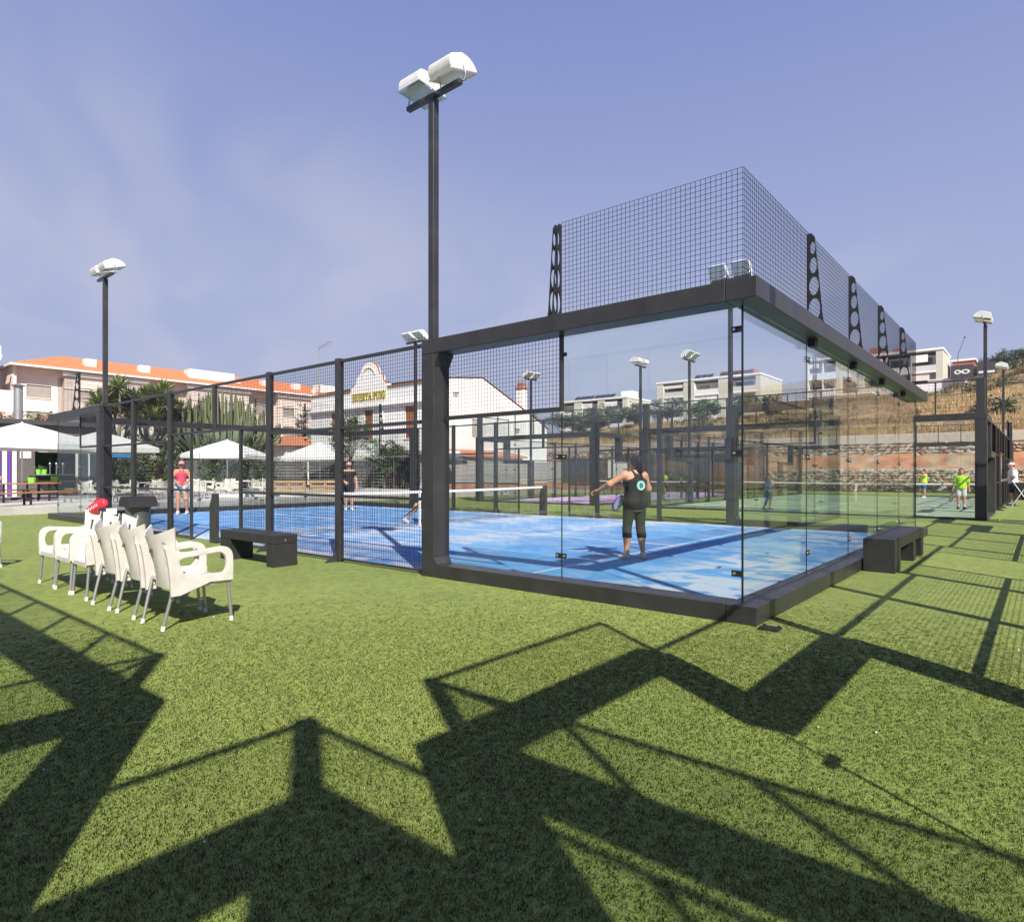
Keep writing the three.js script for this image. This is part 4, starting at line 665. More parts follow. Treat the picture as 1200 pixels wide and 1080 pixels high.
// parasols
function parasol(label, pos, size, apex, eave, mat, turn = 0, group) {
  const t = thing('parasol', label, 'parasol', pos, turn, group), s = size / 2, pts = [], N = 8;
  const ring = []; for (let i = 0; i < 4; i++) { const c = [[s, s], [-s, s], [-s, -s], [s, -s]][i], d = [[s, s], [-s, s], [-s, -s], [s, -s]][(i + 1) % 4]; for (let k = 0; k < 6; k++) { const u = k / 6, sag = 0.10 * Math.sin(u * Math.PI); ring.push([lerp(c[0], d[0], u), lerp(c[1], d[1], u), sag]); } }
  const pos3 = [], q = (u, r) => { const g = ring[(u + 24) % 24]; return [g[0] * r, eave + (apex - eave) * Math.pow(1 - r, 0.92) + (r > 0.99 ? -g[2] * 0.3 : -g[2] * 0.6 * r), g[1] * r]; };
  for (let u = 0; u < 24; u++) for (let k = 0; k < 6; k++) { const r0 = k / 6, r1 = (k + 1) / 6, a = q(u, r0), b = q(u + 1, r0), c = q(u + 1, r1), d = q(u, r1); pos3.push(...a, ...d, ...c, ...a, ...c, ...b); }
  const g = new THREE.BufferGeometry(); g.setAttribute('position', new THREE.Float32BufferAttribute(pos3, 3)); g.computeVertexNormals();
  const can = part('canopy', uvm(g), mat, t), val = [];
  for (let u = 0; u < 24; u++) { const a = q(u, 1), b = q(u + 1, 1); val.push(...a, a[0], a[1] - 0.22, a[2], b[0], b[1] - 0.22, b[2], ...a, b[0], b[1] - 0.22, b[2], ...b); }
  const vg = new THREE.BufferGeometry(); vg.setAttribute('position', new THREE.Float32BufferAttribute(val, 3)); vg.computeVertexNormals(); part('valance', uvm(vg), mat, can);
  part('pole', [rod(V(0, 0, 0), V(0, apex + 0.04, 0), 0.035, 0.03, 12)], M.white, t);
  for (let i = 0; i < 4; i++) { const c = [[s, s], [-s, s], [-s, -s], [s, -s]][i]; part('rib', [rod(V(0, apex - 0.05, 0), V(c[0] * 0.98, eave - 0.02, c[1] * 0.98), 0.014)], M.alu, t); }
  part('foot', [new THREE.CylinderGeometry(0.36, 0.4, 0.1, 20).translate(0, 0.05, 0)], M.darkGrey, t);
  return t;
}
parasol('large white parasol before the serving hatch of the bar', [-31.2, TY, -1.75], 4.3, 3.25, 2.35, M.canvas, 0.1);
parasol('white parasol between the bar and the court end post', [-33.2, TY, -5.2], 3.8, 3.15, 2.35, M.canvas, 0.05);
parasol('white parasol over the white chairs before the slat fence', [-38.8, TY, -14.1], 4.0, 3.3, 2.3, M.canvas, 0.7);
parasol('white parasol over the pallet sofas', [-40.3, TY, -21.9], 4.1, 3.5, 2.35, M.canvas, 0.6);
parasol('blue parasol beside the glazed pavilion', [-41.2, TY, -7.9], 2.2, 2.6, 2.3, M.blueCanvas, 0.3);
// long beer tables and benches
function longTable(label, a, b, y, w, isBench) {
  const dx = b[0] - a[0], dz = b[1] - a[1], l = Math.hypot(dx, dz), t = thing(isBench ? 'beer_bench' : 'beer_table', label, isBench ? 'bench' : 'table', [(a[0] + b[0]) / 2, TY, (a[1] + b[1]) / 2], -Math.atan2(dz, dx));
  const n = isBench ? 2 : 4, pw = w / n; for (let i = 0; i < n; i++) part('plank', [RB(-l / 2, l / 2, y - 0.045, y, -w / 2 + i * pw + 0.004, -w / 2 + (i + 1) * pw - 0.004, 0.006)], M.tableWood, t);
  for (const s of [-0.8, 0, 0.8]) part('leg', [B(s * l / 2 - 0.03, s * l / 2 + 0.03, 0, y - 0.046, -w * 0.4, -w * 0.4 + 0.05), B(s * l / 2 - 0.03, s * l / 2 + 0.03, 0, y - 0.046, w * 0.4 - 0.05, w * 0.4), B(s * l / 2 - 0.028, s * l / 2 + 0.028, y * 0.35, y * 0.35 + 0.05, -w * 0.35, w * 0.35)], M.black, t);
  return t;
}
longTable('long wooden beer table nearest the terrace kerb', [-27.6, 1.6], [-29.7, -2.5], 0.74, 0.75, false);
longTable('wooden beer bench along the terrace kerb', [-24.2, 1.2], [-27.2, -2.6], 0.46, 0.36, true);
longTable('wooden beer bench on the bar side of the kerb table', [-29.2, 1.4], [-31.2, -2.2], 0.46, 0.34, true);
longTable('long wooden beer table behind the kerb table', [-32.3, -2.1], [-35.0, -5.6], 0.76, 0.75, false);
longTable('wooden beer bench before the back beer table', [-30.1, -3.1], [-32.3, -5.6], 0.47, 0.36, true);
for (const [x, y, z, lab] of [[-29.1, 0.94, -1.6, 'lime green pot on the kerb beer table'], [-33.3, 0.96, -3.4, 'lime green pot on the back beer table']]) { const p = thing('planter_pot', lab, 'pot', [x, y, z]); part('pot', [new THREE.CylinderGeometry(0.14, 0.12, 0.22, 14).translate(0, 0.11, 0)], M.limeGreen, p); part('soil', [new THREE.CylinderGeometry(0.125, 0.125, 0.01, 14).translate(0, 0.215, 0)], M.darkGrey, p); }
{ const b = thing('hanging_bag', 'red bag hanging on a white stand by the pavilion', 'bag', [-33.9, TY, -6.9]); part('stand', [rod(V(0, 0, 0), V(0, 2.3, 0), 0.05)], M.white, b); part('bag', [new THREE.CapsuleGeometry(0.17, 0.4, 6, 12).scale(1, 1, 0.6).translate(0.2, 1.25, 0)], M.red, b); }
// white chairs and small tables of the terrace
{
  const r = mulberry(404), g = 'white chairs round the terrace tables'; let c0 = null;
  const spots = [[-26.4, -3.4], [-27.6, -5.2], [-29.5, -7.2], [-30.8, -9.2], [-27.3, -7.5], [-29.2, -10.2], [-31.5, -11.8], [-33.4, -9.6]];
  let n = 0;
  for (const [x, z] of spots) {
    const tb = thing('terrace_table', 'small white terrace table among the white chairs', 'table', [x, TY, z], r() * 3, 'small tables of the terrace'); part('table_top', [RB(-0.36, 0.36, 0.71, 0.74, -0.36, 0.36, 0.01)], M.white, tb); part('stem', [rod(V(0, 0.02, 0), V(0, 0.71, 0), 0.03)], M.alu, tb); part('base', [rod(V(-0.3, 0.02, 0), V(0.3, 0.02, 0), 0.02), rod(V(0, 0.02, -0.3), V(0, 0.02, 0.3), 0.02)], M.alu, tb);
    const a0 = r() * 6;
    for (let k = 0; k < 3; k++) { const a = a0 + k * 2.1 + (r() - 0.5) * 0.4, X = x + Math.sin(a) * 0.78, Z = z + Math.cos(a) * 0.78, turn = a + Math.PI + (r() - 0.5) * 0.6; if (!c0) { c0 = armchair('white plastic armchair at a small terrace table behind the blue court', [X, TY, Z], turn, g, false); } else copy(c0, [X, TY, Z], turn); n++; }
  }
}
// pallet sofas
function palletSofa(label, x, z, turn) {
  const t = thing('pallet_sofa', label, 'sofa', [x, TY, z], turn, 'pallet sofas');
  for (let i = 0; i < 3; i++) part('plank', [RB(-0.95, 0.95, 0.02 + i * 0.27, 0.17 + i * 0.27, 0.40, 0.43, 0.006)], M.palletWood, t);
  for (const px of [-0.88, 0, 0.88]) part('block', [RB(px - 0.08, px + 0.08, 0.0, 0.70, 0.28, 0.398, 0.006)], M.palletWood, t);
  for (let i = 0; i < 4; i++) part('plank', [RB(-0.95, 0.95, 0.30, 0.33, -0.55 + i * 0.2, -0.40 + i * 0.2, 0.006)], M.palletWood, t);
  part('cushion', [RB(-0.93, 0.93, 0.331, 0.46, -0.55, 0.26, 0.03)], M.darkGrey, t); part('back_cushion', [RB(-0.93, 0.93, 0.72, 0.82, 0.25, 0.44, 0.03)], M.darkGrey, t);
  return t;
}
palletSofa('pale wooden pallet sofa with dark cushions, end of the pair by the slat fence', -31.6, -14.4, 0.62); palletSofa('pale wooden pallet sofa with dark cushions, of the pair next to the bushes', -30.6, -16.1, 0.62);
// slat fence round the terrace
function slatFence(label, a, b, y0, h, n, mat) {
  const dx = b[0] - a[0], dz = b[1] - a[1], l = Math.hypot(dx, dz), t = thing('slat_fence', label, 'fence', [a[0], y0, a[1]], -Math.atan2(dz, dx));
  const bays = Math.round(l / 2.4), w = l / bays, sh = h / n, gs = RB(0.03, w - 0.03, 0.006, sh - 0.012, -0.012, 0.012, 0.004), gp = B(-0.03, 0.03, 0, h + 0.04, -0.03, 0.03);
  for (let i = 0; i <= bays; i++) part('post', gp, mat, t).position.x = i * w;
  for (let i = 0; i < bays; i++) for (let k = 0; k < n; k++) { const s = part('slat', gs, mat, t); s.position.set(i * w, k * sh, 0); }
  return t;
}
slatFence('dark horizontal slat fence behind the terrace chairs', [-49, -8.4], [-44.2, -23.2], TY, 2.1, 9, M.slat);
slatFence('dark horizontal slat fence behind the pallet sofas', [-44.1, -23.4], [-35.6, -25.6], TY, 2.1, 9, M.slat);
{ // outbuilding with grey canopy in front of the villa
  const o = thing('outbuilding', 'low white outbuilding with a grey canopy in front of the villa', 'shed', [-38.5, 0, -26.9]);
  part('wall', [B(0, 6.5, 0, 3.0, -1.6, 0)], M.renderWhite, o); part('roof', [extrude([[-0.4, 3.0], [7.2, 2.6], [7.2, 2.75], [-0.4, 3.35]], 2.6).translate(0, 0, -1.9)], M.screen, o);
  part('opening', [B(0.5, 2.2, 0.1, 2.3, 0.001, 0.02)], M.black, o); part('sign_board', [RB(2.3, 3.5, 0.6, 2.6, 0.1, 0.16, 0.01)], M.black, o, 'black board leaning by the opening');
  part('canopy', [extrude([[3.6, 2.55], [8.4, 2.35], [8.4, 2.42], [3.6, 2.75]], 2.6).translate(0, 0, 0.02)], M.slat, o); for (const x of [3.8, 8.2]) part('canopy_post', [rod(V(x, 0, 2.5), V(x, 2.5, 2.5), 0.05)], M.slat, o);
}
slatFence('grey screen fence beside the gable wall of the villa', [-31.9, -24.5], [-31.9, -45.5], 0.55, 1.75, 6, M.screen);
{ // low brick wall, built course by course
  const w = thing('brick_wall', 'low red brick wall under the grey screen fence', 'wall', [-31.6, 0, -24.5], Math.PI / 2); part('core', [B(0, 21, 0, 0.53, -0.1, 0.08)], std([0.40, 0.33, 0.27], 0.95), w);
  const gb = RB(-0.3, 0.3, 0, 0.115, 0, 0.04, 0.008), ms = [M.brick, std([0.40, 0.20, 0.12], 0.95), std([0.29, 0.14, 0.10], 0.95)], r = mulberry(8);
  for (let j = 0; j < 4; j++) for (let i = 0; i < 34; i++) { const b = part('brick', gb, ms[Math.floor(r() * 3)], w); b.position.set(0.3 + i * 0.62 + (j % 2) * 0.3, 0.01 + j * 0.13, 0.07 + 0.012 * r()); }
}
yucca('yucca tree with many leaf heads by the end post of the court', [-47.0, TY, -10.2], 7.2, 9, 3);
yucca('tall yucca tree in the middle of the three', [-48.4, TY, -12.4], 7.6, 10, 4);
yucca('yucca tree next to the candelabra cactus', [-49.4, TY, -14.6], 7.4, 9, 5);
{ // candelabra cactus: ribbed arms that rise from one base
  const t = thing('candelabra_cactus', 'huge candelabra cactus behind the terrace parasol', 'cactus', [-48.6, TY, -18.2]), q = mulberry(21), arms = [], ms = [[0.17, 0.20, 0.10], [0.13, 0.165, 0.07], [0.22, 0.225, 0.11]].map((c) => std(c, 0.7, { map: rep(grain, 1) }));
  for (let i = 0; i < 150; i++) {
    const a = q() * 6.283, r = 4.6 * Math.sqrt(q()), top = 7.9 - 0.13 * r * r - 1.2 * q(), y0 = Math.max(0.3, 1.2 + 0.35 * r + 0.8 * q()), x = Math.cos(a) * r, z = Math.sin(a) * r, c = new THREE.CatmullRomCurve3([V(x * 0.25, 0.2 + 0.2 * q(), z * 0.25), V(x * 0.75, y0, z * 0.75), V(x * 0.98, lerp(y0, top, 0.45), z * 0.98), V(x + 0.2 * (q() - 0.5), top, z + 0.2 * (q() - 0.5))]);
    const n = 12, k = 8, g = new THREE.TubeGeometry(c, n, 1, k), p = g.attributes.position;
    for (let s = 0; s <= n; s++) { const o = c.getPointAt(s / n), rr = 0.15 * (s === n ? 0.15 : 1 - 0.25 * (s / n) + 0.1 * Math.sin(s * 1.7)); for (let j = 0; j <= k; j++) { const id = s * (k + 1) + j, f = rr * (j % 2 ? 0.62 : 1.1); p.setXYZ(id, o.x + (p.getX(id) - o.x) * f, o.y + (p.getY(id) - o.y) * f, o.z + (p.getZ(id) - o.z) * f); } }
    g.computeVertexNormals(); part('arm', g, ms[i % 3], t);
  }
}
// hedges and bushes behind the terrace
bush('hedge', 'dense green hedge behind the slat fence and the terrace chairs', [-51.0, TY, -16], [[0, 2.0, 5.5, 1.4, 2.0, 2.6], [0.3, 1.8, 1.5, 1.4, 1.9, 2.6], [0, 2.1, -2.5, 1.4, 2.1, 2.4], [1.0, 1.9, -5.5, 1.4, 1.8, 2.4]], 9000, 0.20, GREEN.mid, 61);
bush('leafy_bush', 'bright green leafy bush under the yuccas', [-46.2, TY, -11.6], [[0, 1.9, 1.0, 1.3, 1.9, 1.5], [0.2, 1.7, -1.3, 1.2, 1.7, 1.4], [-0.5, 2.6, -0.3, 1.2, 1.5, 1.6]], 5200, 0.19, [...GREEN.mid, ...GREEN.yellow], 62);
bush('leafy_bush', 'dark bush with pale blossoms beside the yuccas', [-44.2, TY, -8.6], [[0, 2.2, 0.6, 1.0, 2.1, 1.3], [0.4, 1.9, -1.1, 1.0, 1.8, 1.1]], 3600, 0.17, [...GREEN.dark, ...GREEN.mid, [0.3, 0.3, 0.24]], 63);
bush('leafy_bush', 'green bush between the candelabra cactus and the terrace parasol', [-44.6, TY, -17.4], [[0, 2.0, 0.9, 1.2, 1.9, 1.8], [0.5, 1.8, -1.6, 1.3, 1.7, 1.7]], 4600, 0.18, GREEN.dark.concat(GREEN.mid), 64);
bush('hedge', 'yellow green clipped hedge top beyond the pallet sofas', [-45.5, TY, -25.0], [[0, 2.1, 1.6, 1.2, 0.7, 2.0], [1.8, 2.1, -0.6, 1.6, 0.7, 1.6], [3.8, 2.05, -1.6, 1.8, 0.65, 1.4], [6.2, 2.0, -2.2, 1.8, 0.6, 1.2]], 5200, 0.14, GREEN.yellow, 65);
bush('flowering_bush', 'leafy bush with red flowers on the roof edge of the bar', [-41.2, 2.6, -1.6], [[0, 1.7, 0, 1.0, 1.3, 1.7], [0, 1.3, -2.8, 0.9, 0.9, 1.4], [0.2, 1.9, 2.2, 0.9, 1.5, 1.4], [0, 1.2, -5.0, 0.8, 0.8, 1.2]], 5000, 0.22, [...GREEN.mid, ...GREEN.yellow], 66);
bush('flowering_bush', 'low red flowering plant round the flue on the bar roof', [-39.2, 3.6, -3.2], [[0, 0.55, 0.6, 0.4, 0.28, 0.7], [0, 0.5, -1.4, 0.4, 0.25, 0.9]], 1500, 0.10, [[0.50, 0.05, 0.05], [0.55, 0.13, 0.12], [0.10, 0.14, 0.04]], 67);
tree('fig_tree', 'yellow green tree standing before the villa', [-33.6, 0, -19.9], 5.4, 2.3, GREEN.yellow.concat(GREEN.mid), 4200, 0.19, 71, undefined, 0.42);
tree('shrub_tree', 'dark leafy tree beside the villa door', [-35.6, 0, -24.3], 3.9, 3.0, GREEN.dark.concat(GREEN.mid), 4200, 0.18, 72, undefined, 0.3);
{ // cypress
  const t = thing('cypress_tree', 'slim dark cypress beyond the villa', 'tree', [-65.7, 0, -35.9]), l = []; for (let i = 0; i < 9; i++) l.push([0, 1.0 + i * 0.95, 0, 1.15 * Math.sin(Math.PI * (i + 1.4) / 11), 0.9, 1.15 * Math.sin(Math.PI * (i + 1.4) / 11)]);
  part('crown', leafCloud(4200, l, 0.2, GREEN.pine, 73), M.leaf, t); part('trunk', [rod(V(0, 0, 0), V(0, 8, 0), 0.16, 0.03)], M.bark, t);
}
// trees on the slope in front of the blocks
{
  const r = mulberry(55), g = 'trees on the slope before the white blocks'; const spots = [[-62, -90, 4.6], [-55.5, -88, 5.2], [-50, -89, 4.2], [-44.5, -88, 4.6], [-39.5, -90, 3.8], [-33.5, -90, 4.0], [-67.5, -91, 4.8], [-58.5, -82, 3.6], [-47, -82, 3.2], [-36, -84, 3.0], [-28.5, -88, 3.4], [-71, -86, 4.6], [-53, -80, 3.4]];
  const labs = ['round green tree on the slope in front of the low white block', 'green tree on the slope in front of the long white block'];
  spots.forEach(([x, z, h], i) => tree('slope_tree', x < -57 ? labs[0] : labs[1], [x, hillY(x, z) - 0.2, z], h, h * 1.15, r() < 0.5 ? GREEN.mid : GREEN.olive, 2600, 0.36, 81 + i, x < -57 ? 'trees below the low white block' : 'trees below the long white block', 0.22));
  [[-4.9, -116, 4.2], [-3.0, -114.5, 3.6], [-1.4, -115, 3.6]].forEach(([x, z, h], i) => tree('pine_tree', 'dark pine on the hilltop between the red houses', [x, hillY(x, z) - 0.3, z], h, h * 1.0, GREEN.pine, 2600, 0.3, 95 + i, 'pines on the hilltop', 0.25));
  for (const [x, z, w, s] of [[-12.5, -88, 2.6, 1], [-15.5, -80, 2.2, 2], [-3.0, -85, 2.4, 3], [-22, -74, 2.6, 4], [-9, -64, 1.8, 5], [0.6, -95, 2.2, 6], [-30, -66, 2.4, 7], [-1.5, -62, 1.5, 8]]) bush('slope_bush', 'olive green bush on the dry slope', [x, hillY(x, z) - 0.2, z], [[0, 0.8, 0, w, 0.9, w * 0.8], [w * 0.7, 0.7, 0.3, w * 0.7, 0.7, w * 0.6]], 1500, 0.3, GREEN.olive.concat([[0.16, 0.15, 0.06]]), 110 + s, 'bushes on the dry slope');
  // rank growth at the foot of the retaining wall
  const rg = leafCloud(15000, Array.from({ length: 46 }, (_, i) => [-38 + i, 0.42 + 0.15 * Math.sin(i * 1.7), -46.2 + 0.15 * Math.cos(i * 2.3), 0.8, 0.5, 0.4]), 0.16, [[0.13, 0.12, 0.045], [0.20, 0.15, 0.07], [0.08, 0.09, 0.035], [0.26, 0.19, 0.09]], 141);
  const m = part('undergrowth', rg, M.leaf, scene); m.userData = { kind: 'stuff', label: 'dry weeds along the foot of the stone wall', category: 'weeds' };
}
// ------------------------------------------------------------------ floodlight poles
const headGeo = (() => {
  // side profile: flat glass below, rounded hood above, drawn in (forward, up)
  const s = new THREE.Shape(); s.moveTo(-0.22, 0); s.lineTo(0.24, 0); s.lineTo(0.245, 0.03); s.quadraticCurveTo(0.20, 0.17, 0.02, 0.20); s.lineTo(-0.16, 0.17); s.quadraticCurveTo(-0.225, 0.15, -0.225, 0.05); s.closePath();
  const w = 0.40, g = new THREE.ExtrudeGeometry(s, { depth: w - 0.03, bevelEnabled: true, bevelSize: 0.012, bevelThickness: 0.015, bevelSegments: 2, curveSegments: 10 }).translate(0, 0, -(w - 0.03) / 2).rotateY(-Math.PI / 2);
  return { shell: g, rim: merge([B(-0.215, 0.215, -0.016, -0.001, -0.235, -0.205), B(-0.215, 0.215, -0.016, -0.001, 0.225, 0.255), B(-0.215, -0.19, -0.016, -0.001, -0.205, 0.225), B(0.19, 0.215, -0.016, -0.001, -0.205, 0.225)]), lens: B(-0.19, 0.19, -0.011, -0.003, -0.205, 0.225),
    refl: merge([B(-0.14, 0.14, -0.0135, -0.0112, -0.05, 0.02), rod(V(-0.10, -0.013, 0.10), V(0.10, -0.013, 0.10), 0.002)]), fork: merge([tube([[-0.215, 0.06, 0.0], [-0.225, -0.05, -0.02], [-0.2, -0.12, -0.05]], 0.011, 8, 6), tube([[0.215, 0.06, 0.0], [0.225, -0.05, -0.02], [0.2, -0.12, -0.05]], 0.011, 8, 6), rod(V(-0.2, -0.12, -0.05), V(0.2, -0.12, -0.05), 0.011)]) };
})();
function floodPole(label, o, turn, y0, tilts, along = 0.30, group) {
  const t = thing('floodlight_pole', label, 'floodlight', o, turn, group);
  part('pole', RB(-0.05, 0.05, y0, 6.18, -0.05, 0.05, 0.008), M.frame, t);
  part('cross_bar', RB(-along - 0.2, along + 0.2, 6.19, 6.25, -0.035, 0.035, 0.006), M.frame, t);
  tilts.forEach((tl, i) => {
    const h = new THREE.Group(); h.name = 'floodlight_head'; h.position.set((i ? 1 : -1) * along, 6.385, 0.06); h.rotation.x = tl; t.add(h);
    part('housing', headGeo.shell, M.lampWhite, h); part('lens', headGeo.lens, M.lampGlass, h); part('lens_rim', headGeo.rim, M.lampRefl, h); part('bracket', headGeo.fork, M.lampRefl, h);
  });
  return t;
}
// local +z is the way the lamps throw
floodPole('tall dark pole with two white floodlights on the frame of the blue court', [-4.22, 0, -0.15], Math.PI, 3.03, [-0.32, 0.06]);
floodPole('dark pole with two white floodlights by the bar end of the blue court', [-16.2, 0, -0.14], Math.PI, 3.03, [-0.36, -0.3]);
floodPole('dark pole with floodlights facing the fence, before the white villa', [-16.2, 0, -10.31], 0, 3.03, [-0.55, -0.5]);
floodPole('dark pole with two floodlights seen through the glass corner', [-4.22, 0, -10.31], 0, 3.03, [-0.95, -0.9]);
floodPole('floodlight pole on the aisle side of the green court', [0.42, 0, -20.45], -Math.PI / 2, 2.0, [-0.3, -0.25]);
floodPole('floodlight pole at the far aisle end of the green court', [0.42, 0, -32.7], -Math.PI / 2, 2.0, [-0.3, -0.3]);
floodPole('floodlight pole between the green and the purple court, on the green one', [-9.96, 0, -20.45], Math.PI / 2, 2.0, [-0.6, -0.5]);
floodPole('floodlight pole between the green and the purple court, on the purple one', [-12.34, 0, -20.45], -Math.PI / 2, 2.0, [-0.05, -0.05]);
floodPole('floodlight pole on the villa side of the purple court', [-18.76, 0, -20.45], Math.PI / 2, 2.0, [-0.6, -0.6]);
floodPole('floodlight pole on the cage across the aisle', [2.53, 0, 1.18], Math.PI / 2, 2.0, [-0.3, -0.3]);

// ------------------------------------------------------------------ benches, bin
{
  const b = thing('bench', 'dark box bench by the wire fence and the white chairs', 'bench', [-7.15, 0, 0.68]);
  part('seat', RB(-0.80, 0.76, 0.32, 0.45, -0.19, 0.19, 0.01), M.bench, b);
  part('leg', RB(-0.80, -0.50, 0, 0.319, -0.19, 0.19, 0.01), M.bench, b); part('leg', RB(0.58, 0.76, 0, 0.319, -0.19, 0.19, 0.01), M.bench, b);
  part('bolt', [rod(V(0.76, 0.37, 0.0), V(0.77, 0.37, 0.0), 0.016, 0.014, 10)], M.bolt, b);
  const c = thing('bench', 'long dark box bench against the glass end wall', 'bench', [0.21, 0, -5.3]);
  part('seat', RB(-0.19, 0.19, 0.30, 0.45, -1.3, 0.16, 0.01), M.bench, c); part('seat', RB(-0.19, 0.19, 0.30, 0.45, 0.163, 0.82, 0.01), M.bench, c);
  part('leg', RB(-0.19, 0.19, 0, 0.45, 0.823, 1.25, 0.01), M.bench, c); part('leg', RB(-0.19, 0.19, 0, 0.299, -0.52, -0.30, 0.01), M.bench, c); part('leg', RB(-0.19, 0.19, 0, 0.299, -1.3, -1.1, 0.01), M.bench, c);
  const d = thing('waste_bin', 'grey round waste bin with a black slanted lid by the fence', 'bin', [-12.72, 0, 0.34]);
  part('body', [new THREE.LatheGeometry([[0, 0.02], [0.215, 0.02], [0.225, 0.06], [0.235, 0.6], [0.245, 0.64], [0.22, 0.64]].map((p) => new THREE.Vector2(...p)), 28)], std([0.12, 0.125, 0.135], 0.35, { metalness: 0.4, map: rep(grain, 2) }), d);
  part('lid', [extrude([[-0.31, 0], [0.31, 0], [0.28, 0.09], [0.19, 0.20], [-0.19, 0.20], [-0.28, 0.09]], 0.52, [], 0.01).translate(0, 0.63, -0.26)], M.bracket, d);
  const e = thing('floor_fixing', 'small black metal fixing plate beside the cage corner', 'fixing', [0.11, 0, 0.03]);
  part('plate', RB(-0.07, 0.09, 0.001, 0.018, -0.07, 0.07, 0.004), M.bracket, e);
  for (const [x, z] of [[-0.05, -0.05], [0.07, -0.05], [-0.05, 0.05], [0.07, 0.05]]) part('bolt', [rod(V(x, 0.018, z), V(x, 0.032, z), 0.012, 0.01, 8)], M.bracket, e);
}

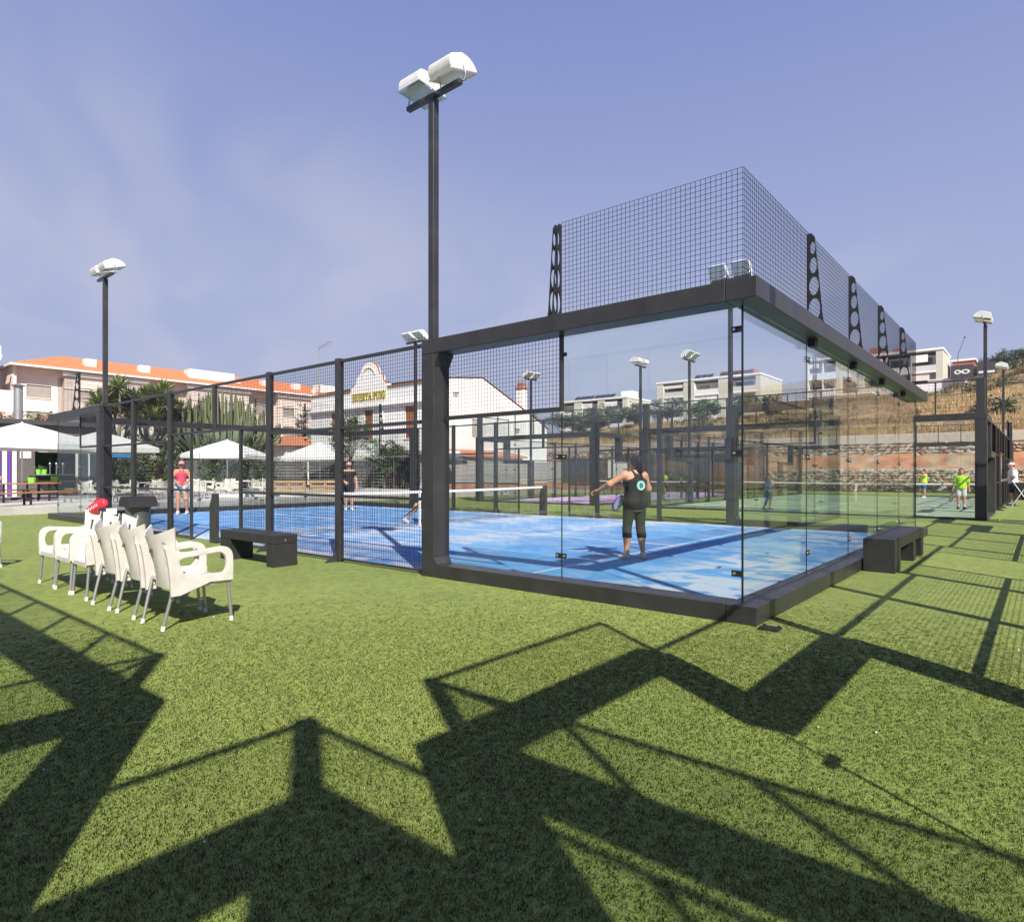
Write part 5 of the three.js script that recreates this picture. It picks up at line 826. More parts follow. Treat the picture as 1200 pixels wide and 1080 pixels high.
// ------------------------------------------------------------------ white stacking armchairs
function armchair(label, pos, turn, group, mark = true) {
  const t = thing('plastic_armchair', label, 'chair', pos, turn, group);
  // seat: dished slab, rolled at the front (chair faces +z)
  const seat = new THREE.BoxGeometry(0.47, 0.03, 0.47, 10, 1, 10), sp = seat.attributes.position;
  for (let i = 0; i < sp.count; i++) { const x = sp.getX(i), z = sp.getZ(i); sp.setY(i, sp.getY(i) + 0.42 - 0.022 * (1 - Math.pow(x / 0.235, 2)) - 0.035 * Math.pow(Math.max(0, z - 0.12) / 0.115, 2) * 0.9 - 0.05 * (0.235 - z) * 0.5); sp.setX(i, x * (1 + 0.10 * (z + 0.235))); }
  seat.computeVertexNormals(); part('seat', uvm(seat), M.plastic, t);
  const skirt = [];
  for (const s of [-1, 1]) skirt.push(extrude([[-0.24, 0.33], [0.25, 0.35], [0.25, 0.43], [-0.24, 0.42]], 0.02, [], 0.003).rotateY(-Math.PI / 2).translate(s * 0.245 + 0.01, 0, 0));
  skirt.push(B(-0.235, 0.235, 0.34, 0.385, 0.225, 0.245));
  part('seat_rim', uvm(merge(skirt)), M.plastic, t);
  // backrest: a sheet that wraps round the sitter, its upper edge dipping in the middle
  const nu = 16, nv = 12, pos2 = [], idx = [];
  const P = (s, v, off) => {
    const w = lerp(0.235, 0.245, v) - 0.03 * Math.sin(v * Math.PI), y = lerp(0.33, 0.785 + 0.075 * s * s, v), x = s * w, z = -0.235 - 0.085 * v - 0.035 * v * v + 0.125 * s * s * (0.35 + 0.65 * v);
    return [x * (1 + off * 0.02), y, z - off * 0.009];
  };
  for (const side of [0, 1]) for (let j = 0; j <= nv; j++) for (let i = 0; i <= nu; i++) pos2.push(...P(i / nu * 2 - 1, j / nv, side));
  const n1 = (nu + 1) * (nv + 1), q = (i, j, k) => k * n1 + j * (nu + 1) + i;
  for (let j = 0; j < nv; j++) for (let i = 0; i < nu; i++) {
    // two slots at the sides of the back
    const s = (i + 0.5) / nu * 2 - 1, v = (j + 0.5) / nv; if (Math.abs(Math.abs(s) - 0.69) < 0.07 && v > 0.45 && v < 0.82) continue;
    idx.push(q(i, j, 0), q(i + 1, j, 0), q(i + 1, j + 1, 0), q(i, j, 0), q(i + 1, j + 1, 0), q(i, j + 1, 0), q(i, j, 1), q(i + 1, j + 1, 1), q(i + 1, j, 1), q(i, j, 1), q(i, j + 1, 1), q(i + 1, j + 1, 1));
  }
  for (let i = 0; i < nu; i++) { idx.push(q(i, nv, 0), q(i + 1, nv, 0), q(i + 1, nv, 1), q(i, nv, 0), q(i + 1, nv, 1), q(i, nv, 1)); }
  for (let j = 0; j < nv; j++) { idx.push(q(0, j, 0), q(0, j + 1, 0), q(0, j + 1, 1), q(0, j, 0), q(0, j + 1, 1), q(0, j, 1), q(nu, j, 0), q(nu, j, 1), q(nu, j + 1, 1), q(nu, j, 0), q(nu, j + 1, 1), q(nu, j + 1, 0)); }
  const bg = new THREE.BufferGeometry(); bg.setAttribute('position', new THREE.Float32BufferAttribute(pos2, 3)); bg.setIndex(idx); bg.computeVertexNormals();
  const back = part('backrest', uvm(toCreasedNormals(bg, 0.9)), M.plastic, t);
  if (mark) part('printed_mark', [extrude([[-0.028, -0.012], [-0.006, -0.02], [0.0, -0.004], [0.02, -0.016], [0.03, 0.006], [0.008, 0.004], [0.014, 0.022], [-0.012, 0.014], [-0.02, 0.024], [-0.03, 0.006]], 0.002).rotateX(0.24).translate(0.0, 0.655, -0.332)], M.darkMark, back);
  // arms: loops of a flat section, from the back forward and down to the front leg
  for (const s of [-1, 1]) {
    const hole = new THREE.Path(); hole.moveTo(-0.165, 0.44); hole.lineTo(0.15, 0.435); hole.quadraticCurveTo(0.20, 0.44, 0.20, 0.53); hole.quadraticCurveTo(0.195, 0.628, 0.11, 0.63); hole.lineTo(-0.12, 0.608); hole.quadraticCurveTo(-0.235, 0.605, -0.215, 0.55); hole.closePath();
    const o = new THREE.Shape(); o.moveTo(-0.265, 0.29); o.lineTo(-0.20, 0.29); o.lineTo(0.05, 0.375); o.lineTo(0.245, 0.37); o.quadraticCurveTo(0.25, 0.50, 0.245, 0.58); o.quadraticCurveTo(0.235, 0.665, 0.14, 0.668); o.lineTo(-0.10, 0.645); o.quadraticCurveTo(-0.22, 0.63, -0.30, 0.70); o.lineTo(-0.315, 0.69); o.quadraticCurveTo(-0.275, 0.52, -0.265, 0.29); o.holes.push(hole);
    const g = new THREE.ExtrudeGeometry(o, { depth: 0.028, bevelEnabled: true, bevelSize: 0.006, bevelThickness: 0.006, bevelSegments: 2, curveSegments: 8 }).rotateY(-Math.PI / 2);
    g.translate(s * 0.262 + 0.014, 0, 0); part('armrest', uvm(g), M.plastic, t);
    for (const f of [-1, 1]) {
      const a = f > 0 ? V(s * 0.245, 0.40, 0.215) : V(s * 0.235, 0.40, -0.225), b = f > 0 ? V(s * 0.258, 0.012, 0.245) : V(s * 0.215, 0.012, -0.315);
      const l = part('leg', [rod(a, b, 0.015, 0.0135, 10)], M.alu, t); part('foot_cap', [rod(b.clone().lerp(a, 0.07), b.clone().setY(0), 0.0165, 0.0175, 10)], M.white, l);
    }
  }
  return t;
}
{
  const c = armchair('white plastic armchair facing away from the blue court, at the far end of the row', [-7.16, 0, 3.04], 0.03);
  copy(c, [-6.52, 0, 3.05], 0.0, 'white plastic armchair facing away from the blue court, second from the far end'); copy(c, [-5.98, 0, 3.04], -0.04, 'white plastic armchair facing away from the blue court, third from the far end');
  copy(c, [-5.25, 0, 3.0], Math.PI + 0.02, 'white plastic armchair facing the blue court, in the middle of the row of six'); copy(c, [-4.63, 0, 2.99], Math.PI - 0.02, 'white plastic armchair facing the blue court, last but one of the row'); copy(c, [-3.985, 0, 3.0], Math.PI, 'white plastic armchair facing the blue court, at the free end of the row');
  copy(c, [-9.45, 0, 3.62], 2.2, 'white plastic armchair standing alone on the turf apart from the row');
}
// racket bag and a box on the seats of the row
{
  const b = thing('racket_bag', 'red racket bag with white print resting on a white chair', 'bag', [-7.32, 0.81, 2.72], 0.2); b.scale.setScalar(0.62);
  const prof = [[0, -0.34], [0.06, -0.335], [0.10, -0.30], [0.13, -0.16], [0.14, 0.05], [0.13, 0.22], [0.09, 0.31], [0.05, 0.335], [0, 0.34]].map((p) => new THREE.Vector2(...p));
  const g = new THREE.LatheGeometry(prof, 20).scale(1, 1, 0.72).rotateZ(-1.22).translate(0, 0.115, 0); part('body', uvm(g), M.red, b);
  const strip = []; // white brush-like print along the side
  for (let k = 0; k < 7; k++) { const s = extrude([[-0.022, -0.028], [0.006, -0.03], [0.02, 0.028], [-0.004, 0.03]], 0.003); s.translate(-0.19 + k * 0.062, (k % 2) * 0.012, 0.098).rotateZ(0.35).translate(0, 0.115, 0); strip.push(s); }
  part('print', strip, M.white, b); part('handle', [tube([[-0.12, 0.19, 0.0], [-0.06, 0.27, 0.0], [0.08, 0.30, 0.0], [0.12, 0.27, 0]], 0.012)], M.red, b);
  const c = thing('shoe_box', 'dark carton with a pale end on the chair beside the red bag', 'box', [-7.0, 0.81, 2.70], 0.1); c.scale.setScalar(0.66);
  part('carton', RB(-0.15, 0.13, 0.0, 0.12, -0.09, 0.09, 0.004), M.navy, c); part('end_label', RB(0.131, 0.15, 0.0, 0.12, -0.09, 0.09, 0.003), M.white, c); 
  const s = thing('wood_splinter', 'thin splinter of wood lying on the turf', 'stick', [-1.76, 0.012, 4.215], 0.85);
  part('stick', [RB(-0.04, 0.04, 0, 0.006, -0.004, 0.004, 0.002)], M.palletWood, s);
}
// balls and crumbs on the turf
{
  const ballM = std([0.52, 0.62, 0.08], 0.95);
  const one = solid('padel_ball', new THREE.SphereGeometry(0.033, 14, 10), ballM, 'yellow padel ball on the turf by the green court', 'ball'); one.position.set(0.95, 0.033, -16.6);
  const r = mulberry(77), crumbs = new THREE.InstancedMesh(new THREE.TetrahedronGeometry(0.006), M.white, 90), o = new THREE.Object3D();
  for (let i = 0; i < 90; i++) { let x, z; do { x = -5 + 8 * r(); z = -5 + 10 * r(); } while (x < 0.1 && z < 0.1 || x > 2.3); o.position.set(x, 0.012, z); o.rotation.set(r() * 6, r() * 6, r() * 6); const s = 0.4 + 1.1 * r() * r(); o.scale.set(s * 1.6, s * 0.6, s); o.updateMatrix(); crumbs.setMatrixAt(i, o.matrix); }
  crumbs.name = 'litter_specks'; crumbs.userData = { kind: 'stuff', label: 'small pale specks scattered on the turf', category: 'litter' }; scene.add(crumbs);
}
// ------------------------------------------------------------------ people
// smooth union of tapered capsules and ellipsoids, meshed by surface nets
function surfaceNets(f, lo, hi, h) {
  const n = [0, 1, 2].map((k) => Math.ceil((hi[k] - lo[k]) / h) + 2), [nx, ny, nz] = n, val = new Float32Array(nx * ny * nz), at = (i, j, k) => (k * ny + j) * nx + i;
  for (let k = 0; k < nz; k++) for (let j = 0; j < ny; j++) for (let i = 0; i < nx; i++) val[at(i, j, k)] = f(lo[0] + i * h, lo[1] + j * h, lo[2] + k * h);
  const vid = new Int32Array(nx * ny * nz).fill(-1), pos = [], idx = [];
  const E = [[0, 1], [2, 3], [4, 5], [6, 7], [0, 2], [1, 3], [4, 6], [5, 7], [0, 4], [1, 5], [2, 6], [3, 7]];
  for (let k = 0; k < nz - 1; k++) for (let j = 0; j < ny - 1; j++) for (let i = 0; i < nx - 1; i++) {
    const c = []; let m = 0; for (let q = 0; q < 8; q++) { const v = val[at(i + (q & 1), j + (q >> 1 & 1), k + (q >> 2))]; c.push(v); if (v < 0) m++; }
    if (m === 0 || m === 8) continue;
    let x = 0, y = 0, z = 0, w = 0;
    for (const [a, b] of E) if (c[a] < 0 !== c[b] < 0) { const t = c[a] / (c[a] - c[b]); x += lerp(a & 1, b & 1, t); y += lerp(a >> 1 & 1, b >> 1 & 1, t); z += lerp(a >> 2, b >> 2, t); w++; }
    vid[at(i, j, k)] = pos.length / 3; pos.push(lo[0] + (i + x / w) * h, lo[1] + (j + y / w) * h, lo[2] + (k + z / w) * h);
  }
  for (let k = 1; k < nz - 1; k++) for (let j = 1; j < ny - 1; j++) for (let i = 1; i < nx - 1; i++) {
    const s = val[at(i, j, k)] < 0, quad = (a, b, c, d) => { if (a < 0 || b < 0 || c < 0 || d < 0) return; if (s) idx.push(a, b, c, a, c, d); else idx.push(a, c, b, a, d, c); };
    if (s !== val[at(i + 1, j, k)] < 0) quad(vid[at(i, j - 1, k - 1)], vid[at(i, j, k - 1)], vid[at(i, j, k)], vid[at(i, j - 1, k)]);
    if (s !== val[at(i, j + 1, k)] < 0) quad(vid[at(i - 1, j, k - 1)], vid[at(i - 1, j, k)], vid[at(i, j, k)], vid[at(i, j, k - 1)]);
    if (s !== val[at(i, j, k + 1)] < 0) quad(vid[at(i - 1, j - 1, k)], vid[at(i, j - 1, k)], vid[at(i, j, k)], vid[at(i - 1, j, k)]);
  }
  const g = new THREE.BufferGeometry(); g.setAttribute('position', new THREE.Float32BufferAttribute(pos, 3)); g.setIndex(idx); g.computeVertexNormals(); return g;
}
function capsule(px, py, pz, a, b, r0, r1) {
  const bx = b[0] - a[0], by = b[1] - a[1], bz = b[2] - a[2], qx = px - a[0], qy = py - a[1], qz = pz - a[2], t = Math.min(1, Math.max(0, (qx * bx + qy * by + qz * bz) / (bx * bx + by * by + bz * bz + 1e-9)));
  return Math.hypot(qx - bx * t, qy - by * t, qz - bz * t) - (r0 + (r1 - r0) * t);
}
const ell = (px, py, pz, c, r) => { const x = (px - c[0]) / r[0], y = (py - c[1]) / r[1], z = (pz - c[2]) / r[2], k = Math.hypot(x, y, z); return (k - 1) * Math.min(r[0], r[1], r[2]); };
const smin = (a, b, k) => { const h = Math.max(0, k - Math.abs(a - b)) / k; return Math.min(a, b) - h * h * k * 0.25; };
function field(prims, k = 0.03, off = 0) { return (x, y, z) => { let d = 9; for (const p of prims) d = smin(d, p.c ? ell(x, y, z, p.c, p.r) : capsule(x, y, z, p[0], p[1], p[2], p[3]), k); return d - off; }; }
function bounds(prims, pad) { const lo = [9, 9, 9], hi = [-9, -9, -9]; for (const p of prims) for (let k = 0; k < 3; k++) { if (p.c) { lo[k] = Math.min(lo[k], p.c[k] - p.r[k]); hi[k] = Math.max(hi[k], p.c[k] + p.r[k]); } else { const r = Math.max(p[2], p[3]); lo[k] = Math.min(lo[k], p[0][k] - r, p[1][k] - r); hi[k] = Math.max(hi[k], p[0][k] + r, p[1][k] + r); } } return [lo.map((v) => v - pad), hi.map((v) => v + pad)]; }
// one hand, pointing along +y from the wrist, palm towards -z, thumb towards +x; slightly curled
const handGeo = (() => {
  const f = [[[-0.030, 0.085, 0], [-0.036, 0.118, -0.006], [-0.038, 0.140, -0.022]], [[-0.010, 0.092, 0], [-0.012, 0.132, -0.008], [-0.012, 0.160, -0.028]], [[0.011, 0.092, 0], [0.013, 0.136, -0.008], [0.013, 0.166, -0.028]], [[0.031, 0.088, 0], [0.037, 0.126, -0.006], [0.039, 0.150, -0.022]], [[0.030, 0.030, -0.004], [0.056, 0.062, -0.014], [0.062, 0.094, -0.022]]];
  const palm = [[[0, -0.02, 0], [0, 0.03, 0], 0.026, 0.026], { c: [0, 0.055, 0], r: [0.042, 0.048, 0.017] }], fld = field(palm, 0.02);
  const all = (x, y, z) => { let d = fld(x, y, z); for (const q of f) d = Math.min(d, smin(capsule(x, y, z, q[0], q[1], 0.0098, 0.0088), capsule(x, y, z, q[1], q[2], 0.0088, 0.0075), 0.006)); return d; };
  return surfaceNets(all, [-0.07, -0.06, -0.05], [0.09, 0.19, 0.05], 0.0042);
})();
function person(label, pos, turn, S, p) {
  // p: joints in metres for a body 1.7 m tall, facing +z, y up, x to the body's own left side; S scales to the real height
  const t = thing('person', label, 'person', pos, turn); t.scale.setScalar(S);
  const J = { pelvis: [0, 0.94, 0], waist: [0, 1.08, 0.005], chest: [0, 1.28, 0], neck: [0, 1.43, -0.005], head: [0, 1.58, 0.02], sl: [0.17, 1.385, 0], sr: [-0.17, 1.385, 0], el: [0.24, 1.12, -0.02], er: [-0.24, 1.12, -0.02], wl: [0.27, 0.88, 0.04], wr: [-0.27, 0.88, 0.04], hl: [0.09, 0.92, 0], hr: [-0.09, 0.92, 0], kl: [0.10, 0.50, 0.015], kr: [-0.10, 0.50, 0.015], al: [0.105, 0.085, -0.015], ar: [-0.105, 0.085, -0.015], tl: [0.12, 0.03, 0.15], tr: [-0.12, 0.03, 0.15], ...p.J };
  const fat = p.fat ?? 1, hs = p.headScale ?? 1, h = p.cell ?? 0.014;
  const torso = [{ c: [J.pelvis[0], J.pelvis[1], J.pelvis[2] - 0.012], r: [0.165 * fat, 0.13, 0.125 * fat] }, [J.pelvis, J.waist, 0.125 * fat, 0.115 * fat], [J.waist, J.chest, 0.115 * fat, 0.125 * (0.5 + 0.5 * fat)], { c: J.chest, r: [0.165 * (0.6 + 0.4 * fat), 0.16, 0.115 * fat] }, [[J.sl[0] * 0.75, J.sl[1], J.sl[2]], [J.sr[0] * 0.75, J.sr[1], J.sr[2]], 0.066, 0.066]];
  const arm = (s) => [[J['s' + s], J['e' + s], 0.054 * fat, 0.042 * fat], [J['e' + s], J['w' + s], 0.043 * fat, 0.027]];
  const leg = (s) => [[J['h' + s], J['k' + s], 0.092 * fat, 0.058 * (0.4 + 0.6 * fat)], [J['k' + s], J['a' + s], 0.057 * (0.4 + 0.6 * fat), 0.036]];
  const calf = (s) => { const k = J['k' + s], a = J['a' + s]; return { c: [lerp(k[0], a[0], 0.3), lerp(k[1], a[1], 0.3), lerp(k[2], a[2], 0.3) - 0.015], r: [0.052 * fat, 0.12, 0.055 * fat] }; };
  const foot = (s) => [[J['a' + s][0], J['a' + s][1] - 0.045, J['a' + s][2] - 0.01], J['t' + s], 0.04, 0.03];
  const H = J.head, neck = [[J.neck, [H[0], H[1] - 0.06, H[2] - 0.02], 0.052, 0.05]];
  const yaw = p.headTurn ?? 0, cy = Math.cos(yaw), sy = Math.sin(yaw), hp = (x, y, z) => [H[0] + hs * (x * cy + z * sy), H[1] + hs * y, H[2] + hs * (-x * sy + z * cy)];
  const prims = [...torso, ...neck, ...arm('l'), ...arm('r'), ...leg('l'), ...leg('r'), calf('l'), calf('r'), foot('l'), foot('r')];
  const [lo, hi] = bounds(prims, 0.03), bodyG = surfaceNets(field(prims, 0.045), lo, hi, h);
  // head with face: skull, jaw, nose, brow, ears
  const hd = [{ c: [0, 0.02, -0.012], r: [0.075, 0.098, 0.095] }, { c: [0, -0.055, 0.03], r: [0.052, 0.058, 0.058] }, [[0, 0.012, 0.085], [0, -0.022, 0.102], 0.008, 0.013], [[-0.028, 0.028, 0.072], [0.028, 0.028, 0.072], 0.014, 0.014], { c: [0.078, -0.005, -0.01], r: [0.010, 0.030, 0.018] }, { c: [-0.078, -0.005, -0.01], r: [0.010, 0.030, 0.018] }, [[-0.018, -0.058, 0.082], [0.018, -0.058, 0.082], 0.007, 0.007], [[0, -0.06, -0.01], [0, -0.12, -0.02], 0.05, 0.052]];
  const headG = surfaceNets(field(hd, 0.022), [-0.11, -0.16, -0.13], [0.11, 0.14, 0.14], 0.0075).scale(hs, hs, hs).rotateY(yaw).translate(...H);
  const hands = ['l', 'r'].map((s) => { const e = V(...J['e' + s]), w = V(...J['w' + s]), d = w.clone().sub(e).normalize(), m = new THREE.Matrix4(), z = V(...(p.palm?.[s] ?? [0, 0, 1])), x = d.clone().cross(z).normalize(), z2 = x.clone().cross(d); m.makeBasis(x.multiplyScalar(s === 'l' ? 1 : 1), d, z2); const g = handGeo.clone(); if (s === 'r') { g.scale(-1, 1, 1); const ix = g.index.array; for (let i = 0; i < ix.length; i += 3) { const q = ix[i]; ix[i] = ix[i + 1]; ix[i + 1] = q; } g.computeVertexNormals(); } return g.applyMatrix4(m).translate(...J['w' + s]); });
  const skin = std(p.skin ?? [0.50, 0.27, 0.17], 0.55);
  part('body', [bodyG, headG, ...hands], skin, t);
  const eyes = [-1, 1].map((s) => new THREE.SphereGeometry(0.009 * hs, 8, 6).translate(...hp(s * 0.028, 0.012, 0.077)));
  part('eyes', eyes, M.black, t);
  part('mouth', [rod(V(...hp(-0.016, -0.058, 0.088)), V(...hp(0.016, -0.058, 0.088)), 0.0035)], std([0.34, 0.10, 0.09], 0.6), t);
  // clothing: the same shapes a little larger, cut at neckline, hem and cuffs
  const wear = (name, pr, off, cut, mat, k = 0.05, lab) => { const [a, b] = bounds(pr, off + 0.03), f = field(pr, k, off); return part(name, surfaceNets((x, y, z) => Math.max(f(x, y, z), cut(x, y, z)), a, b, h), mat, t, lab); };
  const cl = (c, r = 0.85) => std(c, r, { map: rep(grain, 1) });
  if (p.top) {
    const pr = [...torso]; if (p.sleeve) for (const s of ['l', 'r']) { const a = J['s' + s], b = J['e' + s]; pr.push([a, [0, 1, 2].map((k) => lerp(a[k], b[k], p.sleeve)), 0.062 * fat, 0.06 * fat]); }
    const hem = p.hem ?? 0.90, nk = J.neck;
    wear('top', pr, 0.014 + (p.loose ?? 0), (x, y, z) => {
      const d = Math.max(hem - y, y - (nk[1] + (p.tank ? 0.045 : -0.03)));
      if (!p.tank) return d;
      // racer back: the cloth narrows towards the neck, with a scooped neckline
      const half = lerp(0.30, 0.072, smooth(1.22, 1.37, y)), scoop = 0.055 - Math.hypot(x, (y - nk[1] - 0.03) * 1.0);
      return Math.max(d, Math.abs(x) - half, scoop);
    }, cl(p.top), 0.05);
    if (p.hemBand) wear('hem_band', torso, 0.019 + (p.loose ?? 0), (x, y, z) => Math.max(hem - 0.002 - y, y - hem - 0.014), cl(p.hemBand), 0.05);
  }
  if (p.shorts) { const pr = [torso[0], ...['l', 'r'].flatMap((s) => { const a = J['h' + s], b = J['k' + s]; return [[a, [0, 1, 2].map((k) => lerp(a[k], b[k], p.shortLen ?? 0.62)), 0.097 * fat, 0.082 * fat]]; })]; wear('shorts', pr, 0.014, (x, y) => y - 1.02, cl(p.shorts), 0.03); }
  if (p.leggings) { const pr = [torso[0], ...leg('l'), ...leg('r'), calf('l'), calf('r')]; wear('leggings', pr, 0.008, (x, y) => Math.max(p.legHem - y, y - 1.02), cl(p.leggings), 0.035); }
  if (p.band) wear('knee_band', [...leg('l'), ...leg('r'), calf('l'), calf('r')], 0.012, (x, y) => Math.max(p.legHem + 0.0 - y, y - p.legHem - 0.10), cl(p.band), 0.03);
  if (p.socks) wear('socks', [leg('l')[1], leg('r')[1]], 0.008, (x, y) => Math.max(y - 0.19, 0.06 - y), cl(p.socks), 0.02);
  wear('shoes', [foot('l'), foot('r'), [J.al, [J.al[0], J.al[1] - 0.03, J.al[2]], 0.042, 0.046], [J.ar, [J.ar[0], J.ar[1] - 0.03, J.ar[2]], 0.042, 0.046]], 0.010, (x, y, z) => -1, cl(p.shoes ?? [0.7, 0.68, 0.68]), 0.03);
  // hair
  const hair = [{ c: [0, 0.032, -0.022], r: [0.086, 0.100, 0.098] }, ...(p.hairMore ?? [])];
  const hf = field(hair, 0.02), hb = bounds(hair, 0.02);
  part('hair', surfaceNets((x, y, z) => { const n = 0.004 * Math.sin(x * 130 + z * 60) * Math.sin(y * 60 + z * 110); return Math.max(hf(x, y, z) + n, (z - 0.035) + 0.9 * Math.max(0, 0.06 - y) - (y > 0.06 ? 0.03 : 0)); }, hb[0], hb[1], 0.009).scale(hs, hs, hs).rotateY(yaw).translate(...H), std(p.hair ?? [0.010, 0.008, 0.008], 0.85), t);
  if (p.cap) { const c = [{ c: [0, 0.055, -0.012], r: [0.094, 0.085, 0.108] }]; const f = field(c); const g = surfaceNets((x, y, z) => Math.max(f(x, y, z), 0.035 - y), [-0.12, 0, -0.14], [0.12, 0.16, 0.12], 0.008), brim = new THREE.CylinderGeometry(0.085, 0.085, 0.008, 20).scale(1, 1, 1.25).translate(0, 0.045, 0.095); part('cap', [g, brim].map((q) => q.scale(hs, hs, hs).rotateY(yaw).translate(...H)), cl(p.cap), t); }
  return t;
}
function racket(label, pos, quat, colour) {
  const t = thing('padel_racket', label, 'racket', pos); t.quaternion.copy(quat);
  const s = new THREE.Shape(); s.absellipse(0, 0.24, 0.118, 0.13, 0, Math.PI * 2); 
  for (let i = -3; i <= 3; i++) for (let j = -3; j <= 3; j++) if (i * i + j * j < 11) { const p = new THREE.Path(); p.absellipse(i * 0.026, 0.24 + j * 0.028, 0.005, 0.005, 0, 6.283, true); s.holes.push(p); }
  part('face', [new THREE.ExtrudeGeometry(s, { depth: 0.03, bevelEnabled: false, curveSegments: 14 }).translate(0, 0, -0.015)], colour, t);
  part('throat', [rod(V(0, 0, 0), V(-0.055, 0.135, 0), 0.012), rod(V(0, 0, 0), V(0.055, 0.135, 0), 0.012)], M.darkMark, t);
  part('grip', [rod(V(0, -0.12, 0), V(0, 0.01, 0), 0.016, 0.015, 10)], M.white, t);
  part('rim', [new THREE.TorusGeometry(0.124, 0.012, 6, 28).scale(1, 1.1, 1.3).translate(0, 0.24, 0)], M.purple, t);
  return t;
}
const quatTo = (dir, roll = 0) => new THREE.Quaternion().setFromUnitVectors(V(0, 1, 0), V(...dir).normalize()).multiply(new THREE.Quaternion().setFromAxisAngle(V(0, 1, 0), roll));
const faceTo = (x, z) => Math.atan2(x, z);   // turn that makes local +z look along (x, z)
{
  // the player in black, seen from behind
  const w = person('player in a black tank top and black leggings on the blue court', [-2.93, 0, -3.12], faceTo(-0.92, -0.52), 0.93, {
    cell: 0.011, fat: 1.16, top: [0.014, 0.013, 0.014], tank: true, hem: 0.80, loose: 0.012, hemBand: [0.55, 0.16, 0.24], leggings: [0.030, 0.030, 0.030], legHem: 0.36, band: [0.008, 0.008, 0.009], shoes: [0.62, 0.55, 0.55], skin: [0.56, 0.26, 0.155], headTurn: 0.25,
    J: { kl: [0.12, 0.50, 0.05], kr: [-0.12, 0.50, 0.02], al: [0.14, 0.085, 0.02], ar: [-0.14, 0.085, -0.03], tl: [0.17, 0.03, 0.18], tr: [-0.19, 0.03, 0.12], el: [0.38, 1.24, 0.16], wl: [0.46, 1.13, 0.40], er: [-0.29, 1.16, 0.05], wr: [-0.10, 1.02, 0.27], sl: [0.185, 1.385, 0.02], sr: [-0.185, 1.375, 0] },
    hairMore: [{ c: [0, 0.05, -0.10], r: [0.075, 0.075, 0.075] }, [[0, 0.03, -0.13], [-0.015, -0.13, -0.15], 0.066, 0.04], { c: [0, 0.0, -0.05], r: [0.10, 0.11, 0.09] }] });
  part('printed_emblem', [new THREE.CylinderGeometry(0.078, 0.078, 0.004, 24).rotateX(Math.PI / 2).translate(-0.01, 1.22, -0.176)], std([0.30, 0.62, 0.55], 0.8), w, 'round teal emblem printed on the back');
  part('printed_letter', [new THREE.TorusGeometry(0.03, 0.009, 6, 20, 4.6).rotateZ(0.8).translate(-0.01, 1.22, -0.180), B(-0.015, 0.025, 1.212, 1.228, -0.188, -0.179)], M.navy, w);
  // racket held in the right hand in front of the belly, head towards the outstretched arm
  w.updateMatrixWorld(); const hw = w.localToWorld(V(-0.07, 0.99, 0.34)), tip = w.localToWorld(V(0.40, 0.86, 0.16));
  const rk = racket('white and purple padel racket held by the player in black', hw.toArray(), quatTo(tip.clone().sub(hw).toArray(), 0.9), M.white);
}
person('running player in a pale shirt and black shorts near the net', [-10.56, 0, -5.74], faceTo(0.77, -0.64), 1.0, { cell: 0.014, top: [0.55, 0.55, 0.60], sleeve: 0.6, loose: 0.01, shorts: [0.014, 0.014, 0.016], socks: [0.7, 0.7, 0.7], shoes: [0.72, 0.72, 0.72], hair: [0.03, 0.02, 0.015],
  J: { kr: [-0.14, 0.55, -0.10], ar: [-0.2, 0.16, -0.52], tr: [-0.22, 0.05, -0.42], kl: [0.13, 0.52, 0.17], al: [0.13, 0.085, 0.10], tl: [0.13, 0.03, 0.27], er: [-0.32, 1.2, 0.1], wr: [-0.24, 1.2, 0.34] } });
person('player in a dark top and a pink cap on the blue court', [-17.1, 0, -8.0], faceTo(0.85, 0.5), 1.0, { cell: 0.017, top: [0.02, 0.02, 0.024], sleeve: 0.35, hem: 0.88, shorts: [0.02, 0.02, 0.024], cap: [0.66, 0.36, 0.34], hair: [0.06, 0.03, 0.02], J: { er: [-0.28, 1.14, 0.1], wr: [-0.16, 1.02, 0.3] } });
person('player in a pink top and white shorts at the bar end of the blue court', [-19.45, 0, -3.3], faceTo(0.9, 0.35), 1.0, { cell: 0.015, top: [0.72, 0.10, 0.16], tank: true, hem: 0.95, shorts: [0.70, 0.70, 0.72], shortLen: 0.4, cap: [0.70, 0.36, 0.38], hair: [0.10, 0.05, 0.03], skin: [0.55, 0.27, 0.16], J: { kl: [0.12, 0.50, 0.10], al: [0.16, 0.085, -0.02], el: [0.27, 1.14, 0.05], wl: [0.16, 1.04, 0.28], er: [-0.27, 1.14, 0.05], wr: [-0.14, 1.05, 0.28] } });
{
  const b = person('boy in a light blue shirt and blue shorts on the green court', [-5.75, 0, -17.9], faceTo(0.93, 0.35), 0.755, { cell: 0.017, headScale: 1.22, fat: 0.88, top: [0.42, 0.60, 0.72], sleeve: 0.7, hem: 0.84, loose: 0.02, shorts: [0.03, 0.13, 0.50], shortLen: 0.8, skin: [0.36, 0.18, 0.11], shoes: [0.05, 0.03, 0.03], J: { kr: [-0.08, 0.5, -0.02], ar: [-0.1, 0.10, -0.22], tr: [-0.1, 0.04, -0.06], er: [-0.22, 1.12, 0.06], wr: [-0.2, 1.0, 0.26], el: [0.22, 1.12, -0.05], wl: [0.2, 0.98, 0.16] } });
  b.updateMatrixWorld(); racket('pale padel racket held by the boy in light blue', b.localToWorld(V(-0.2, 0.98, 0.36)).toArray(), quatTo([0.5, 0.1, 0.7], 0.4), M.white);
}
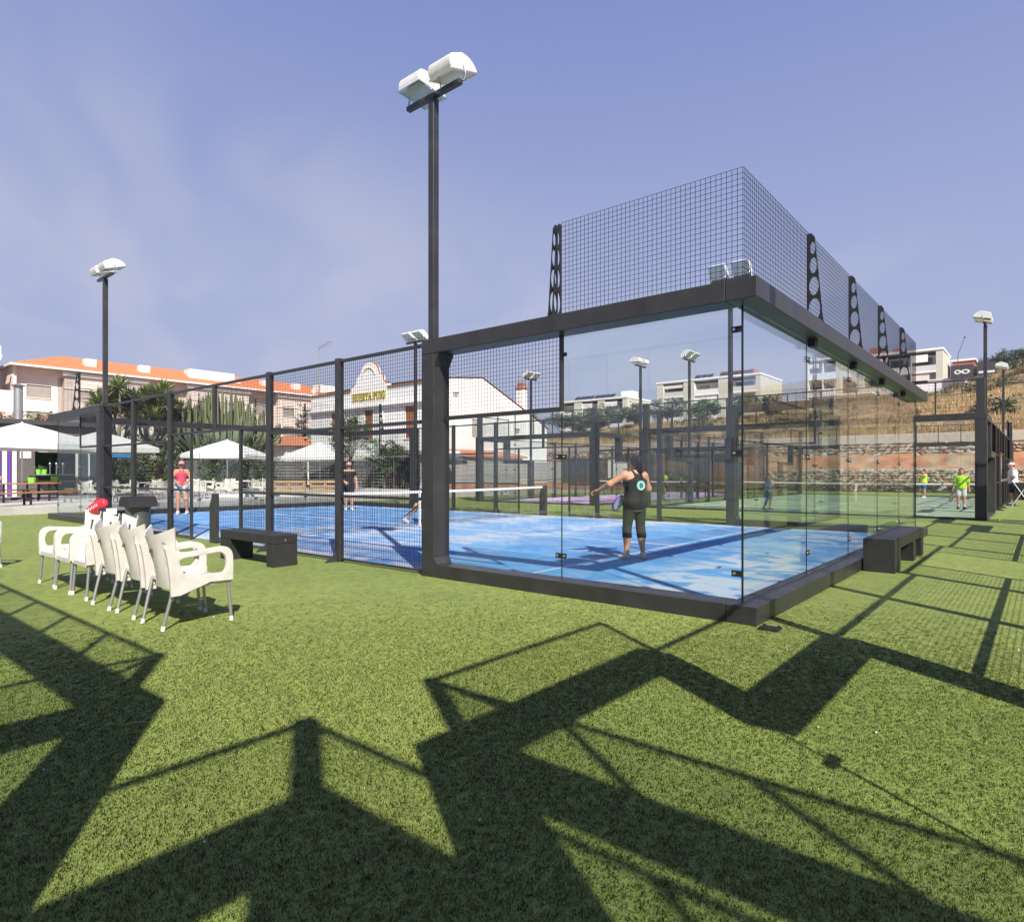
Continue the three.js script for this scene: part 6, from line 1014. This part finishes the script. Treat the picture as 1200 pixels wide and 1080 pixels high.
person('child in a neon yellow shirt and blue shorts on the green court', [-3.02, 0, -34.3], faceTo(-0.75, 0.45), 0.90, { cell: 0.02, headScale: 1.1, top: [0.58, 0.80, 0.03], sleeve: 0.7, hem: 0.86, loose: 0.02, shorts: [0.02, 0.11, 0.46], shortLen: 0.7, skin: [0.48, 0.22, 0.13], J: { el: [0.34, 1.34, 0.12], wl: [0.40, 1.40, 0.36], er: [-0.3, 1.34, 0.2], wr: [-0.24, 1.38, 0.44] } });
{
  const k = person('child in a neon green shirt and white shorts on the green court', [-0.42, 0, -22.7], faceTo(0.1, 1), 0.875, { cell: 0.018, headScale: 1.12, top: [0.44, 0.78, 0.02], sleeve: 0.75, hem: 0.84, loose: 0.02, shorts: [0.66, 0.64, 0.66], shortLen: 0.75, skin: [0.46, 0.22, 0.13], shoes: [0.03, 0.03, 0.03], socks: [0.6, 0.6, 0.6] });
  k.updateMatrixWorld(); racket('yellow padel racket held low by the child in neon green', k.localToWorld(V(-0.29, 0.74, 0.08)).toArray(), quatTo([-0.15, -0.9, 0.3]), std([0.7, 0.6, 0.05], 0.6));
  const c = person('coach in a white shirt, white cap and black shorts beside the green court', [0.93, 0, -27.5], faceTo(-0.9, 0.25), 1.04, { cell: 0.017, top: [0.74, 0.74, 0.76], sleeve: 0.75, hem: 0.86, loose: 0.02, shorts: [0.012, 0.012, 0.014], shortLen: 0.85, cap: [0.76, 0.76, 0.78], skin: [0.50, 0.25, 0.15], shoes: [0.72, 0.72, 0.74], socks: [0.72, 0.72, 0.74], J: { el: [0.27, 1.12, 0.02], wl: [0.14, 1.02, 0.25], er: [-0.27, 1.12, 0.02], wr: [-0.12, 1.0, 0.25], head: [0, 1.565, 0.05] } });
  c.updateMatrixWorld(); racket('pale padel racket held by the coach', c.localToWorld(V(-0.02, 0.98, 0.36)).toArray(), quatTo([-0.6, -0.6, 0.4]), M.white);
  const s = thing('ball_cart', 'folding ball cart with a black basket and white crossed legs by the coach', 'cart', [1.22, 0, -27.0]);
  part('basket', [RB(-0.22, 0.22, 0.25, 0.95, -0.2, 0.2, 0.02)], M.black, s);
  for (const z of [-0.225, 0.225]) part('crossed_legs', [rod(V(-0.3, 0, z), V(0.28, 1.02, z), 0.014), rod(V(0.3, 0, z), V(-0.28, 1.02, z), 0.014)], M.white, s);
  part('upright', [rod(V(0.3, 0, 0.24), V(0.3, 0.95, 0.24), 0.014)], M.white, s);
}
person('child in a neon yellow shirt beyond the net of the purple court', [-15.1, 0, -28.2], faceTo(0.3, 1), 0.85, { cell: 0.024, headScale: 1.1, top: [0.50, 0.74, 0.04], sleeve: 0.7, hem: 0.86, shorts: [0.05, 0.05, 0.06], skin: [0.46, 0.24, 0.15] });
person('person in a pink top leaning at the bar tables', [-29.6, 0.2, -0.35], faceTo(0.3, -0.9), 1.0, { cell: 0.02, top: [0.70, 0.03, 0.16], sleeve: 0.4, hem: 0.9, shorts: [0.03, 0.02, 0.05], shortLen: 0.9, hair: [0.3, 0.16, 0.07], J: { el: [0.3, 1.14, 0.12], wl: [0.3, 0.98, 0.32], er: [-0.3, 1.14, 0.12], wr: [-0.3, 0.98, 0.32] } });
renderer.render(scene, camera);
